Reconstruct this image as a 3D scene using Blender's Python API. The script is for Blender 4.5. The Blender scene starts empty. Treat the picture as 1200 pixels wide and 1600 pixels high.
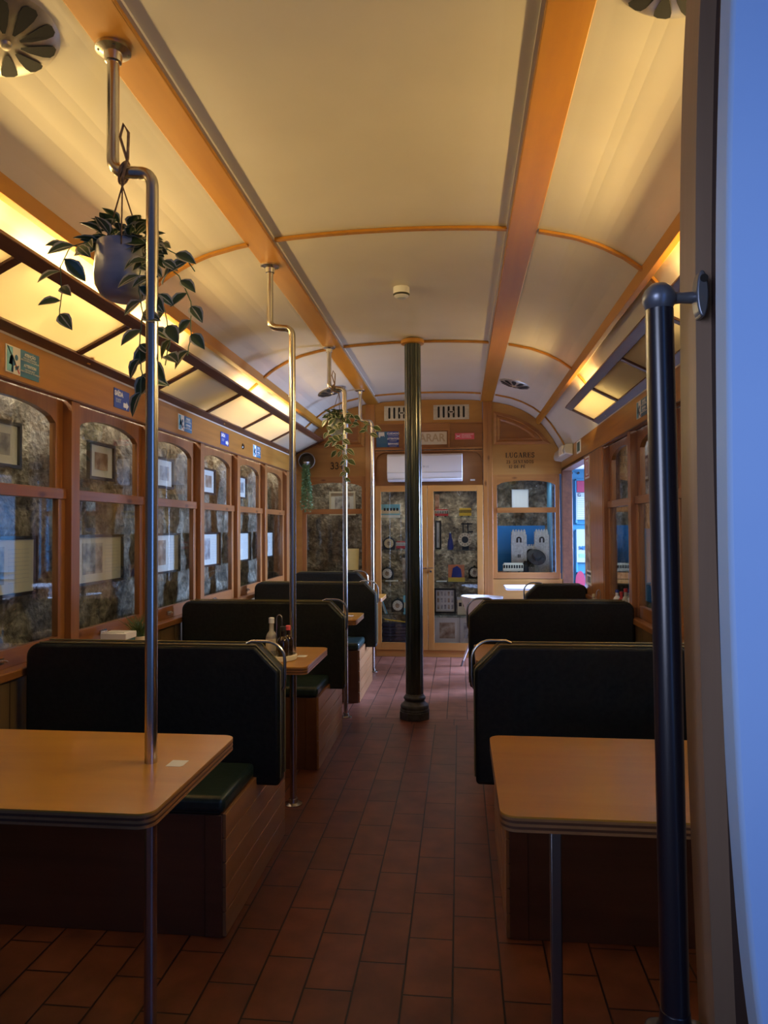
import bpy, bmesh, math, random
from mathutils import Vector, Matrix
random.seed(7)
COL = bpy.context.scene.collection
PI = math.pi
H = 1.35                     # eye height
XL, XR, YB = -1.77, 1.05, 7.40   # inner faces of left wall, right wall, end bulkhead
XC = -0.32                   # centre line of the car

# ------------------------------------------------------------------ materials
def mat(name, col, rough=.5, metal=0., spec=.5, emit=None, es=1., coat=0.):
    m = bpy.data.materials.new(name); m.use_nodes = True
    b = m.node_tree.nodes['Principled BSDF']
    b.inputs['Base Color'].default_value = (*col, 1)
    b.inputs['Roughness'].default_value = rough
    b.inputs['Metallic'].default_value = metal
    b.inputs['Specular IOR Level'].default_value = spec
    b.inputs['Coat Weight'].default_value = coat; b.inputs['Coat Roughness'].default_value = .22
    if emit:
        b.inputs['Emission Color'].default_value = (*emit, 1); b.inputs['Emission Strength'].default_value = es
    return m

def noisy(name, c1, c2, scale=(8, 8, 8), rough=.5, bump=.0, detail=6, metal=0., spec=.5, c3=None, lo=.35, hi=.65, coat=0., dist=0.):
    m = mat(name, c1, rough, metal, spec, coat=coat)
    nt = m.node_tree; N = nt.nodes; L = nt.links; b = N['Principled BSDF']
    tc = N.new('ShaderNodeTexCoord'); mp = N.new('ShaderNodeMapping'); mp.inputs['Scale'].default_value = scale
    no = N.new('ShaderNodeTexNoise'); no.inputs['Scale'].default_value = 1; no.inputs['Detail'].default_value = detail
    no.inputs['Distortion'].default_value = dist
    cr = N.new('ShaderNodeValToRGB'); cr.color_ramp.elements[0].color = (*c1, 1); cr.color_ramp.elements[1].color = (*c2, 1)
    cr.color_ramp.elements[0].position = lo; cr.color_ramp.elements[1].position = hi
    if c3:
        e = cr.color_ramp.elements.new((lo + hi) / 2); e.color = (*c3, 1)
    L.new(tc.outputs['Object'], mp.inputs['Vector']); L.new(mp.outputs['Vector'], no.inputs['Vector'])
    L.new(no.outputs['Fac'], cr.inputs['Fac']); L.new(cr.outputs['Color'], b.inputs['Base Color'])
    if bump:
        bp = N.new('ShaderNodeBump'); bp.inputs['Strength'].default_value = bump; bp.inputs['Distance'].default_value = .01
        L.new(no.outputs['Fac'], bp.inputs['Height']); L.new(bp.outputs['Normal'], b.inputs['Normal'])
    return m

def wood(name, c1, c2, axis='Z', rough=.35, coat=.3, fine=26, knots=False):
    s = {'X': (1.3, fine, fine), 'Y': (fine, 1.3, fine), 'Z': (fine, fine, 1.3)}[axis]
    m = noisy(name, c1, c2, s, rough, .06, 5, coat=coat, dist=.4, lo=.3, hi=.7)
    if knots:
        nt = m.node_tree; N = nt.nodes; L = nt.links; b = N['Principled BSDF']
        tc = N.new('ShaderNodeTexCoord'); mp = N.new('ShaderNodeMapping')
        mp.inputs['Scale'].default_value = {'X': (3, 7, 7), 'Y': (7, 3, 7), 'Z': (7, 7, 3)}[axis]
        vo = N.new('ShaderNodeTexVoronoi'); vo.inputs['Scale'].default_value = 1
        cr = N.new('ShaderNodeValToRGB'); cr.color_ramp.elements[0].position = .04; cr.color_ramp.elements[1].position = .12
        cr.color_ramp.elements[0].color = (.25, .15, .1, 1); cr.color_ramp.elements[1].color = (1, 1, 1, 1)
        mx = N.new('ShaderNodeMix'); mx.data_type = 'RGBA'; mx.blend_type = 'MULTIPLY'; mx.inputs[0].default_value = .8
        src = b.inputs['Base Color'].links[0].from_socket
        L.new(tc.outputs['Object'], mp.inputs['Vector']); L.new(mp.outputs['Vector'], vo.inputs['Vector'])
        L.new(vo.outputs['Distance'], cr.inputs['Fac']); L.new(src, mx.inputs[6]); L.new(cr.outputs['Color'], mx.inputs[7])
        L.new(mx.outputs[2], b.inputs['Base Color'])
    return m

def glass_mat(name='window_glass', tint=(.93, .96, .96), k=1.0):
    m = bpy.data.materials.new(name); m.use_nodes = True; nt = m.node_tree; N = nt.nodes; L = nt.links
    N.remove(N['Principled BSDF']); out = N['Material Output']
    t = N.new('ShaderNodeBsdfTransparent'); t.inputs[0].default_value = (*tint, 1)
    g = N.new('ShaderNodeBsdfGlossy'); g.inputs['Roughness'].default_value = .02; g.inputs[0].default_value = (1, 1, 1, 1)
    fr = N.new('ShaderNodeFresnel'); fr.inputs[0].default_value = 1.45
    ge = N.new('ShaderNodeNewGeometry'); io = N.new('ShaderNodeMath'); io.operation = 'MULTIPLY_ADD'; io.inputs[1].default_value = 1 / 1.45 - 1.45; io.inputs[2].default_value = 1.45
    L.new(ge.outputs['Backfacing'], io.inputs[0]); L.new(io.outputs[0], fr.inputs[0])
    mu = N.new('ShaderNodeMath'); mu.operation = 'MULTIPLY'; mu.inputs[1].default_value = k; mu.use_clamp = True
    mx = N.new('ShaderNodeMixShader')
    L.new(fr.outputs[0], mu.inputs[0]); L.new(mu.outputs[0], mx.inputs[0]); L.new(t.outputs[0], mx.inputs[1]); L.new(g.outputs[0], mx.inputs[2])
    L.new(mx.outputs[0], out.inputs[0])
    return m

def panel_mat():
    m = bpy.data.materials.new('frosted_light_panel'); m.use_nodes = True; nt = m.node_tree; N = nt.nodes; L = nt.links
    N.remove(N['Principled BSDF']); out = N['Material Output']
    t = N.new('ShaderNodeBsdfTranslucent'); t.inputs[0].default_value = (.9, .84, .68, 1)
    d = N.new('ShaderNodeBsdfDiffuse'); d.inputs[0].default_value = (.62, .56, .47, 1)
    mx = N.new('ShaderNodeMixShader'); mx.inputs[0].default_value = .45
    L.new(t.outputs[0], mx.inputs[1]); L.new(d.outputs[0], mx.inputs[2]); L.new(mx.outputs[0], out.inputs[0])
    return m

def stone_mat():
    m = bpy.data.materials.new('rough_stone'); m.use_nodes = True; nt = m.node_tree; N = nt.nodes; L = nt.links
    b = N['Principled BSDF']; b.inputs['Roughness'].default_value = .9
    tc = N.new('ShaderNodeTexCoord')
    no = N.new('ShaderNodeTexNoise'); no.inputs['Scale'].default_value = 5; no.inputs['Detail'].default_value = 10; no.inputs['Roughness'].default_value = .7; no.inputs['Distortion'].default_value = .6
    vo = N.new('ShaderNodeTexVoronoi'); vo.feature = 'DISTANCE_TO_EDGE'; vo.inputs['Scale'].default_value = 3.4
    n2 = N.new('ShaderNodeTexNoise'); n2.inputs['Scale'].default_value = 32; n2.inputs['Detail'].default_value = 6
    cr = N.new('ShaderNodeValToRGB'); e = cr.color_ramp.elements
    e[0].position = .32; e[0].color = (.10, .08, .055, 1); e[1].position = .68; e[1].color = (.62, .56, .45, 1)
    x = e.new(.47); x.color = (.25, .20, .14, 1); x = e.new(.57); x.color = (.42, .36, .27, 1)
    cv = N.new('ShaderNodeValToRGB'); cv.color_ramp.elements[0].position = .0; cv.color_ramp.elements[0].color = (.25, .22, .2, 1)
    cv.color_ramp.elements[1].position = .09; cv.color_ramp.elements[1].color = (1, 1, 1, 1)
    c2 = N.new('ShaderNodeValToRGB'); c2.color_ramp.elements[0].position = .35; c2.color_ramp.elements[0].color = (.45, .45, .45, 1); c2.color_ramp.elements[1].position = .6
    mx = N.new('ShaderNodeMix'); mx.data_type = 'RGBA'; mx.blend_type = 'MULTIPLY'; mx.inputs[0].default_value = .7
    m2 = N.new('ShaderNodeMix'); m2.data_type = 'RGBA'; m2.blend_type = 'MULTIPLY'; m2.inputs[0].default_value = .8
    # warp the voronoi with noise so that the joints wander
    add = N.new('ShaderNodeMix'); add.data_type = 'RGBA'; add.inputs[0].default_value = .12
    L.new(tc.outputs['Object'], no.inputs['Vector']); L.new(tc.outputs['Object'], n2.inputs['Vector'])
    L.new(tc.outputs['Object'], add.inputs[6]); L.new(no.outputs['Color'], add.inputs[7]); L.new(add.outputs[2], vo.inputs['Vector'])
    L.new(no.outputs['Fac'], cr.inputs['Fac']); L.new(vo.outputs['Distance'], cv.inputs['Fac']); L.new(n2.outputs['Fac'], c2.inputs['Fac'])
    L.new(cr.outputs['Color'], mx.inputs[6]); L.new(cv.outputs['Color'], mx.inputs[7])
    L.new(mx.outputs[2], m2.inputs[6]); L.new(c2.outputs['Color'], m2.inputs[7]); L.new(m2.outputs[2], b.inputs['Base Color'])
    ma = N.new('ShaderNodeMath'); ma.operation = 'ADD'
    L.new(no.outputs['Fac'], ma.inputs[0]); L.new(n2.outputs['Fac'], ma.inputs[1])
    bp = N.new('ShaderNodeBump'); bp.inputs['Strength'].default_value = .9; bp.inputs['Distance'].default_value = .03
    L.new(ma.outputs[0], bp.inputs['Height']); L.new(bp.outputs['Normal'], b.inputs['Normal'])
    return m

def tile_mat(name, w, l, offx, offy, c1=(.165, .052, .022), c2=(.215, .07, .032)):
    m = bpy.data.materials.new(name); m.use_nodes = True; nt = m.node_tree; N = nt.nodes; L = nt.links
    b = N['Principled BSDF']
    tc = N.new('ShaderNodeTexCoord'); mp = N.new('ShaderNodeMapping')
    mp.inputs['Rotation'].default_value = (0, 0, PI / 2); mp.inputs['Location'].default_value = (offy, offx, 0)
    br = N.new('ShaderNodeTexBrick'); br.inputs['Scale'].default_value = 1
    br.inputs['Brick Width'].default_value = l; br.inputs['Row Height'].default_value = w
    br.inputs['Mortar Size'].default_value = .0034; br.inputs['Mortar Smooth'].default_value = .3; br.offset = .5
    br.inputs['Color1'].default_value = (*c1, 1); br.inputs['Color2'].default_value = (*c2, 1); br.inputs['Mortar'].default_value = (.018, .007, .005, 1)
    no = N.new('ShaderNodeTexNoise'); no.inputs['Scale'].default_value = 9; no.inputs['Detail'].default_value = 8
    cr = N.new('ShaderNodeValToRGB'); cr.color_ramp.elements[0].color = (.62, .6, .58, 1); cr.color_ramp.elements[1].color = (1.0, 1.0, 1.0, 1)
    cr.color_ramp.elements[0].position = .3; cr.color_ramp.elements[1].position = .7
    mx = N.new('ShaderNodeMix'); mx.data_type = 'RGBA'; mx.blend_type = 'MULTIPLY'; mx.inputs[0].default_value = 1
    L.new(tc.outputs['Object'], mp.inputs['Vector']); L.new(mp.outputs['Vector'], br.inputs['Vector'])
    L.new(tc.outputs['Object'], no.inputs['Vector']); L.new(no.outputs['Fac'], cr.inputs['Fac'])
    L.new(br.outputs['Color'], mx.inputs[6]); L.new(cr.outputs['Color'], mx.inputs[7]); L.new(mx.outputs[2], b.inputs['Base Color'])
    b.inputs['Roughness'].default_value = .42
    sb = N.new('ShaderNodeMath'); sb.operation = 'MULTIPLY_ADD'; sb.inputs[1].default_value = -1.0
    nm = N.new('ShaderNodeMath'); nm.operation = 'MULTIPLY'; nm.inputs[1].default_value = .25
    L.new(no.outputs['Fac'], nm.inputs[0]); L.new(br.outputs['Fac'], sb.inputs[0]); L.new(nm.outputs[0], sb.inputs[2])
    bp = N.new('ShaderNodeBump'); bp.inputs['Strength'].default_value = .6; bp.inputs['Distance'].default_value = .004
    L.new(sb.outputs[0], bp.inputs['Height']); L.new(bp.outputs['Normal'], b.inputs['Normal'])
    return m

ORZ = (.50, .185, .028); ORZ2 = (.40, .135, .018)
W = dict(
    header=wood('honey_header_wood', (.42, .19, .032), (.31, .13, .02), 'Y', coat=.1),
    beam=wood('orange_beam_wood', (.46, .205, .018), (.38, .155, .013), 'Y', fine=14, coat=.08, rough=.45),
    ply=wood('honey_plywood', (.46, .235, .055), (.34, .16, .033), 'X', fine=9, coat=0., rough=.5),
    plydark=wood('brown_plywood', (.30, .125, .033), (.22, .085, .022), 'X', fine=9, coat=0., rough=.5),
    pineZ=wood('pine_upright', (.42, .18, .045), (.30, .115, .027), 'Z', knots=True),
    pineX=wood('pine_crosswise', (.42, .18, .045), (.30, .115, .027), 'X', knots=True),
    sashZ=wood('sash_upright', (.33, .138, .036), (.225, .085, .02), 'Z', knots=True),
    sashY=wood('sash_rail', (.30, .12, .033), (.20, .073, .018), 'Y', knots=True),
    dark=wood('dark_frame_wood', (.125, .045, .02), (.075, .026, .012), 'Y', rough=.45),
    cabZ=wood('cabinet_wood', (.56, .28, .075), (.46, .21, .05), 'Z', fine=10),
    cabX=wood('cabinet_wood_crosswise', (.56, .28, .075), (.46, .21, .05), 'X', fine=10),
    table=wood('table_veneer', (.56, .275, .035), (.44, .195, .02), 'X', rough=.28, coat=.25, fine=8),
    plank=wood('pale_plank_wood', (.34, .165, .065), (.26, .115, .04), 'Y', fine=18),
    bench=wood('dark_bench_wood', (.14, .055, .025), (.09, .034, .015), 'X', fine=12),
    board=wood('wall_board', (.16, .10, .045), (.11, .065, .028), 'Z'),
)
M = dict(
    ceil=noisy('ceiling_paint', (.62, .57, .47), (.67, .62, .52), (2, 2, 2), .42, spec=.5),
    white=mat('white_paint', (.78, .78, .76), .5),
    leather=noisy('dark_green_leather', (.006, .008, .008), (.011, .014, .0135), (60, 60, 60), .45, .12, spec=.4),
    seatl=noisy('seat_leather', (.012, .026, .024), (.02, .036, .033), (40, 40, 40), .3, .1, spec=.5),
    piping=mat('brassy_piping', (.20, .17, .08), .3, .4),
    chrome=noisy('brushed_steel', (.55, .53, .50), (.66, .64, .60), (90, 90, 3), .24, metal=1.),
    darksteel=mat('dull_steel', (.30, .28, .28), .32, .9),
    steel=noisy('vent_metal', (.50, .47, .42), (.60, .57, .50), (30, 30, 30), .35, metal=.9),
    slot=mat('dark_slot', (.008, .008, .008), .8),
    black=mat('black_paint', (.012, .012, .014), .25, spec=.6),
    jet=mat('near_black', (.015, .014, .013), .6),
    navy=mat('dark_gloss_paint', (.011, .009, .014), .3, spec=.7, coat=.5),
    iron=noisy('column_paint', (.014, .022, .020), (.024, .034, .03), (40, 40, 6), .27, .1, spec=.6),
    base=noisy('worn_iron', (.035, .04, .04), (.07, .075, .075), (30, 30, 30), .5, .3),
    grey=mat('grey_casting', (.20, .22, .26), .32, .6),
    pot=noisy('grey_ceramic', (.36, .38, .42), (.44, .46, .50), (5, 5, 30), .25, spec=.6),
    potw=mat('cream_pot', (.72, .66, .52), .5),
    potp=mat('pale_ceramic', (.55, .58, .60), .35),
    rope=noisy('rope', (.22, .13, .06), (.34, .22, .12), (80, 80, 80), .9, .4),
    leaf=mat('leaf_green', (.075, .13, .05), .4), leafc=mat('leaf_cream', (.66, .64, .44), .45),
    leafl=mat('leaf_pale_green', (.12, .22, .09), .5), grass=mat('grass_green', (.09, .16, .055), .5),
    soil=mat('soil', (.03, .02, .012), .95),
    acw=mat('white_plastic', (.80, .80, .82), .35), acg=mat('pale_grey_plastic', (.55, .58, .62), .4),
    blue=mat('sign_blue', (.015, .05, .32), .4), teal=mat('sign_teal', (.03, .14, .28), .4),
    signw=mat('sign_white', (.80, .80, .76), .5), ink=mat('black_lettering', (.02, .015, .01), .6),
    pink=mat('sign_pink', (.72, .10, .12), .5), red=mat('red_paint', (.45, .03, .03), .4),
    pale=mat('faded_cream', (.62, .55, .40), .6), sandl=mat('sand_lettering', (.45, .34, .20), .6),
    doorb=mat('light_blue_door_paint', (.045, .19, .30), .35), paperd=mat('notice_paper', (.30, .36, .36), .7), pinkd=mat('notice_pink', (.30, .03, .07), .6), plaster=noisy('white_plaster', (.74, .76, .80), (.80, .82, .85), (3, 3, 3), .7),
    backb=mat('bright_blue_board', (.02, .22, .62), .55), backb2=mat('pale_blue_panel', (.10, .33, .52), .45),
    castle=noisy('pale_model_stone', (.50, .48, .42), (.68, .66, .60), (60, 60, 60), .8), 
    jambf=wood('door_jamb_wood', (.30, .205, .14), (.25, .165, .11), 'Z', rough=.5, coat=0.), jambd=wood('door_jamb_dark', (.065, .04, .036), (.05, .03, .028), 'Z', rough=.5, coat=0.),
    paper=mat('paper', (.75, .75, .72), .7), mount=mat('picture_mount', (.72, .72, .68), .7), frameb=mat('black_frame', (.02, .018, .018), .35),
    photo1=noisy('sepia_print', (.22, .13, .08), (.62, .55, .45), (14, 14, 14), .6, c3=(.4, .3, .22)),
    photo2=noisy('grey_print', (.18, .18, .20), (.62, .62, .62), (16, 16, 16), .6),
    cream=mat('cream_plastic', (.78, .70, .48), .45), lampm=mat('cream_lampshade', (.80, .66, .36), .6, emit=(.9, .6, .2), es=.12),
    clear=mat('clear_plastic', (.55, .52, .44), .15), amber=mat('brown_bottle', (.03, .016, .01), .08, spec=.8),
    bglass=mat('bottle_glass', (.42, .40, .34), .08, spec=.8), oliv=mat('oil', (.28, .22, .06), .1),
    facec=mat('clock_cream', (.70, .58, .38), .5), facew=mat('clock_white', (.72, .70, .64), .5),
    yellow=mat('yellow_paint', (.72, .50, .04), .45), navyc=noisy('dark_blue_cloth', (.012, .018, .06), (.03, .04, .10), (30, 30, 60), .8, .3),
    orange=mat('orange_print', (.65, .20, .06), .5), dblue=mat('deep_blue', (.02, .03, .22), .3), skyb=mat('sky_blue_print', (.20, .52, .68), .5),
    copper=mat('worn_basket', (.20, .17, .13), .5, .3), green_t=mat('green_card', (.05, .12, .09), .5),
    panel=panel_mat(), glass=glass_mat(), shelfg=glass_mat('shelf_glass', (.80, .90, .88), 1.5), stone=stone_mat(),
    tile=tile_mat('terracotta_tiles', .145, .285, .031 + .29, .06), tile_lit=tile_mat('terracotta_tiles_daylit', .145, .285, .031 + .36, .10, (.28, .115, .08), (.34, .145, .105)),  # far tiles are a paler copy, with the doorway daylight in their colour
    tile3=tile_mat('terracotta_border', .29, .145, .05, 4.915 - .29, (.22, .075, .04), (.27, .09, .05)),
)

# ------------------------------------------------------------------ mesh helpers
def wloc(o):
    v = Vector((0, 0, 0))
    while o is not None: v += o.location; o = o.parent
    return v

class MB:
    def __init__(s): s.v = []; s.f = []; s.m = []
    def add(s, vs, fs, m=0):
        k = len(s.v); s.v += [tuple(p) for p in vs]; s.f += [tuple(i + k for i in f) for f in fs]; s.m += [m] * len(fs); return s
    def box(s, x0, x1, y0, y1, z0, z1, m=0):
        vs = [(x, y, z) for z in (z0, z1) for y in (y0, y1) for x in (x0, x1)]
        return s.add(vs, [(0, 2, 3, 1), (4, 5, 7, 6), (0, 1, 5, 4), (2, 6, 7, 3), (0, 4, 6, 2), (1, 3, 7, 5)], m)
    def prism(s, poly, ax, a, b, m=0):
        n = len(poly)
        f = {'Y': lambda p, q: (p[0], q, p[1]), 'X': lambda p, q: (q, p[0], p[1]), 'Z': lambda p, q: (p[0], p[1], q)}[ax]
        vs = [f(p, a) for p in poly] + [f(p, b) for p in poly]
        fs = [tuple(range(n)), tuple(range(2 * n - 1, n - 1, -1))] + [(i, (i + 1) % n + 0, (i + 1) % n + n, i + n) for i in range(n)]
        return s.add(vs, fs, m)
    def tube(s, pts, r, n=10, m=0, caps=True, closed=False):
        pts = [Vector(p) for p in pts]; k0 = len(pts)
        rr = r if isinstance(r, (list, tuple)) else [r] * k0
        vs = []; u = None
        for i, p in enumerate(pts):
            if closed: t = pts[(i + 1) % k0] - pts[i - 1]
            else: t = pts[min(i + 1, k0 - 1)] - pts[max(i - 1, 0)]
            t.normalize()
            if u is None:
                u = t.orthogonal().normalized()
            else:
                u = (u - t * u.dot(t))
                u = u.normalized() if u.length > 1e-6 else t.orthogonal().normalized()
            w = t.cross(u)
            for j in range(n):
                a = 2 * PI * j / n
                vs.append(p + (u * math.cos(a) + w * math.sin(a)) * rr[i])
        fs = []
        for i in range(k0 if closed else k0 - 1):
            i2 = (i + 1) % k0
            for j in range(n):
                j2 = (j + 1) % n
                fs.append((i * n + j, i * n + j2, i2 * n + j2, i2 * n + j))
        if caps and not closed:
            fs.append(tuple(range(n - 1, -1, -1))); fs.append(tuple((k0 - 1) * n + j for j in range(n)))
        return s.add(vs, fs, m)
    def lathe(s, prof, c=(0, 0, 0), n=24, m=0, ax='Z', rfun=None, caps=True):
        vs = []
        for r, z in prof:
            for j in range(n):
                a = 2 * PI * (j + .5) / n; q = r * (rfun(j, n) if rfun else 1)
                x, y = q * math.cos(a), q * math.sin(a)
                p = {'Z': (x, y, z), 'Y': (x, z, y), 'X': (z, x, y)}[ax]
                vs.append((c[0] + p[0], c[1] + p[1], c[2] + p[2]))
        fs = []
        for i in range(len(prof) - 1):
            for j in range(n):
                j2 = (j + 1) % n; fs.append((i * n + j, i * n + j2, (i + 1) * n + j2, (i + 1) * n + j))
        if caps:
            fs.append(tuple(range(n - 1, -1, -1))); fs.append(tuple((len(prof) - 1) * n + j for j in range(n)))
        return s.add(vs, fs, m)
    def build(s, name, mats, parent=None, bevel=0., seg=2, smooth=True, at=None):
        me = bpy.data.meshes.new(name)
        if at is None:
            if parent is not None: at = wloc(parent)
            else:
                xs = [p[0] for p in s.v]; ys = [p[1] for p in s.v]; zs = [p[2] for p in s.v]
                at = Vector(((min(xs) + max(xs)) / 2, (min(ys) + max(ys)) / 2, min(zs)))
        at = Vector(at)
        me.from_pydata([tuple(Vector(p) - at) for p in s.v], [], s.f)
        if not isinstance(mats, (list, tuple)): mats = [mats]
        for q in mats: me.materials.append(q)
        me.polygons.foreach_set('material_index', s.m)
        bm = bmesh.new(); bm.from_mesh(me); bmesh.ops.recalc_face_normals(bm, faces=bm.faces)
        if smooth:
            for f in bm.faces: f.smooth = True
            for e in bm.edges:
                if len(e.link_faces) == 2 and e.calc_face_angle(0) > .6: e.smooth = False
        bm.to_mesh(me); bm.free()
        o = bpy.data.objects.new(name, me); COL.objects.link(o)
        if parent is not None: o.parent = parent
        else: o.location = at
        if bevel:
            b = o.modifiers.new('bevel', 'BEVEL'); b.width = bevel; b.segments = seg; b.limit_method = 'ANGLE'; b.angle_limit = .6
            b.harden_normals = False
        return o

def tag(o, label, cat, group=None):
    o['label'] = label; o['category'] = cat
    if group: o['group'] = group
    return o
def thing(name, label, cat, loc=(0, 0, 0), group=None):
    o = bpy.data.objects.new(name, None); COL.objects.link(o); o.location = loc; o.empty_display_size = .05
    if label: tag(o, label, cat, group)
    return o
def struct(o): o['kind'] = 'structure'; return o
def sthing(name, loc=(0, 0, 0)): return struct(thing(name, None, None, loc))
def copy_tree(o, parent=None):
    c = o.copy(); COL.objects.link(c); c.parent = parent
    for ch in list(o.children): copy_tree(ch, c)
    return c

def text(name, body, size, loc, m, parent, face='-Y', align='LEFT', stretch=1., bold=0., depth=.0006, italic=0, space=1.):
    cu = bpy.data.curves.new(name, 'FONT'); cu.body = body; cu.size = size; cu.align_x = align; cu.align_y = 'CENTER'
    cu.extrude = depth; cu.offset = bold; cu.resolution_u = 3; cu.space_line = .95 * space; cu.space_character = 1.0; cu.shear = italic
    t = bpy.data.objects.new(name + '_src', cu); COL.objects.link(t)
    bpy.context.view_layer.update()
    dg = bpy.context.evaluated_depsgraph_get()
    me = bpy.data.meshes.new_from_object(t.evaluated_get(dg), depsgraph=dg)
    COL.objects.unlink(t); bpy.data.objects.remove(t); bpy.data.curves.remove(cu)
    R = {'-Y': Matrix(((1, 0, 0), (0, 0, -1), (0, 1, 0))), '+X': Matrix(((0, 0, 1), (1, 0, 0), (0, 1, 0))),
         '-X': Matrix(((0, 0, -1), (-1, 0, 0), (0, 1, 0)))}[face]
    base = wloc(parent) if parent else Vector((0, 0, 0))
    for v in me.vertices:
        v.co = R @ Vector((v.co.x * stretch, v.co.y, v.co.z)) + Vector(loc) - base
    me.materials.clear(); me.materials.append(m)
    o = bpy.data.objects.new(name, me); COL.objects.link(o)
    if parent: o.parent = parent
    return o

def rrect(x0, x1, z0, z1, r, n=5):
    rs = r if isinstance(r, (list, tuple)) else [r] * 4     # bl, br, tr, tl
    out = []
    for (cx, cy, a0, q) in ((x0, z0, PI, rs[0]), (x1, z0, -PI / 2, rs[1]), (x1, z1, 0, rs[2]), (x0, z1, PI / 2, rs[3])):
        sx = 1 if cx == x0 else -1; sy = 1 if cy == z0 else -1
        ox, oy = cx + sx * q, cy + sy * q
        for i in range(n + 1):
            a = a0 + PI / 2 * i / n; out.append((ox + q * math.cos(a), oy + q * math.sin(a)))
    return out

# ------------------------------------------------------------------ camera
F, YAW, PITCH, ROLL = 1096., .1073, .0232, .0052
cy, sy, cp, sp = math.cos(YAW), math.sin(YAW), math.cos(PITCH), math.sin(PITCH)
fw = Vector((-sy * cp, cy * cp, sp)); rt = Vector((cy, sy, 0)); up = rt.cross(fw)
c_, s_ = math.cos(ROLL), math.sin(ROLL)
rt2 = rt * c_ - up * s_; up2 = rt * s_ + up * c_
cam = bpy.data.objects.new('camera', bpy.data.cameras.new('camera')); COL.objects.link(cam)
cam.matrix_world = Matrix(((rt2.x, up2.x, -fw.x, 0), (rt2.y, up2.y, -fw.y, 0), (rt2.z, up2.z, -fw.z, H), (0, 0, 0, 1)))
cam.data.sensor_fit = 'HORIZONTAL'; cam.data.sensor_width = 36; cam.data.lens = 36 * F / 1200; cam.data.clip_start = .05
bpy.context.scene.camera = cam

# ------------------------------------------------------------------ ceiling shape
PROF = [(0, 2.712), (.15, 2.711), (.3, 2.706), (.45, 2.698), (.59, 2.686), (.7, 2.668), (.84, 2.635), (.95, 2.592), (1.05, 2.537), (1.15, 2.46), (1.22, 2.375), (1.30, 2.25), (1.34, 2.18), (1.37, 2.12)]
def zc(a):
    a = abs(a)
    for (a0, z0), (a1, z1) in zip(PROF, PROF[1:]):
        if a <= a1: return z0 + (z1 - z0) * (a - a0) / (a1 - a0)
    return PROF[-1][1]
def arch_pts(lo=-1.37, hi=1.37, off=0., n=60):
    out = []
    for i in range(n + 1):
        a = lo + (hi - lo) * i / n
        k = 1.15 + (abs(a) - 1.15) * (.30 / .22) if (a < -1.15) else abs(a)
        x = XC + (k if a > 0 else -k)
        d = (zc(a + .01) - zc(a - .01)) / .02; nl = math.hypot(1, d)
        out.append((x + d / nl * off * (1), zc(a) - off / nl))
    return out
def strip(pts_in, pts_out):
    return pts_in + pts_out[::-1]

# room shell --------------------------------------------------------
mb = MB()
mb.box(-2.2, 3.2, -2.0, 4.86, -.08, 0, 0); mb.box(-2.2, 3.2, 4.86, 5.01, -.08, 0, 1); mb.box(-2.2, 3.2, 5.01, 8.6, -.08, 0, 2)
o = mb.build('floor', [M['tile'], M['tile3'], M['tile_lit']], at=(0, 0, 0)); struct(o)

mb = MB(); P0 = arch_pts(n=80); P1 = arch_pts(off=-.03, n=80)
for i in range(80):
    mb.prism([P0[i], P0[i + 1], P1[i + 1], P1[i]], 'Y', 1.0, 7.42)
bm_ceil = mb.build('ceiling', M['ceil'], at=(0, 0, 0))
struct(bm_ceil)
# merge the slices so the vault shades as one surface
bm = bmesh.new(); bm.from_mesh(bm_ceil.data); bmesh.ops.remove_doubles(bm, verts=bm.verts, dist=.0002)
dead = [f for f in bm.faces if len({round(v.co.y, 3) for v in f.verts}) > 1 and any(len(e.link_faces) > 2 for e in f.edges) and all(abs(f.normal.z) < .9 and abs(f.normal.x) > .9 and abs(f.calc_center_median().x - XC) < 1.0 for _ in (0,))]
bmesh.ops.delete(bm, geom=dead, context='FACES'); bm.to_mesh(bm_ceil.data); bm.free()

# trims on the ceiling: two long beams, two rails, ribs
n = 1
def trim(mb, mats, name=None, **k):
    global n
    o = mb.build('trim_%d' % n, mats, **k); n += 1; return struct(o)
for xc in (-.912, .29):
    z1 = 2.70; mb = MB(); mb.box(xc - .0625, xc + .0625, 1.0, 7.39, 2.668, z1); trim(mb, W['beam'], bevel=.003)
    mb = MB(); mb.box(xc - .074, xc + .074, 1.0, 7.39, 2.682, 2.70); trim(mb, M['ceil'])
for s in (-1, 1):
    a = 1.135; x = XC + s * a; z = zc(a)
    mb = MB(); mb.prism([(x + s * .012, z - .055), (x - s * .012, z - .045), (x - s * .02, z + .03), (x + s * .02, z + .01)], 'Y', 1.0, 7.39)
    trim(mb, W['beam'], bevel=.002)
for yr in (1.23, 3.14, 5.07, 6.99):
    for lo, hi in ((-1.36, -.65), (-.52, .54), (.68, 1.36)):
        a0 = arch_pts(lo, hi, 0.002, 24); a1 = arch_pts(lo, hi, .014, 24); mb = MB()
        for i in range(24): mb.prism([a0[i], a0[i + 1], a1[i + 1], a1[i]], 'Y', yr - .013, yr + .013)
        trim(mb, W['beam'])

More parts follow.
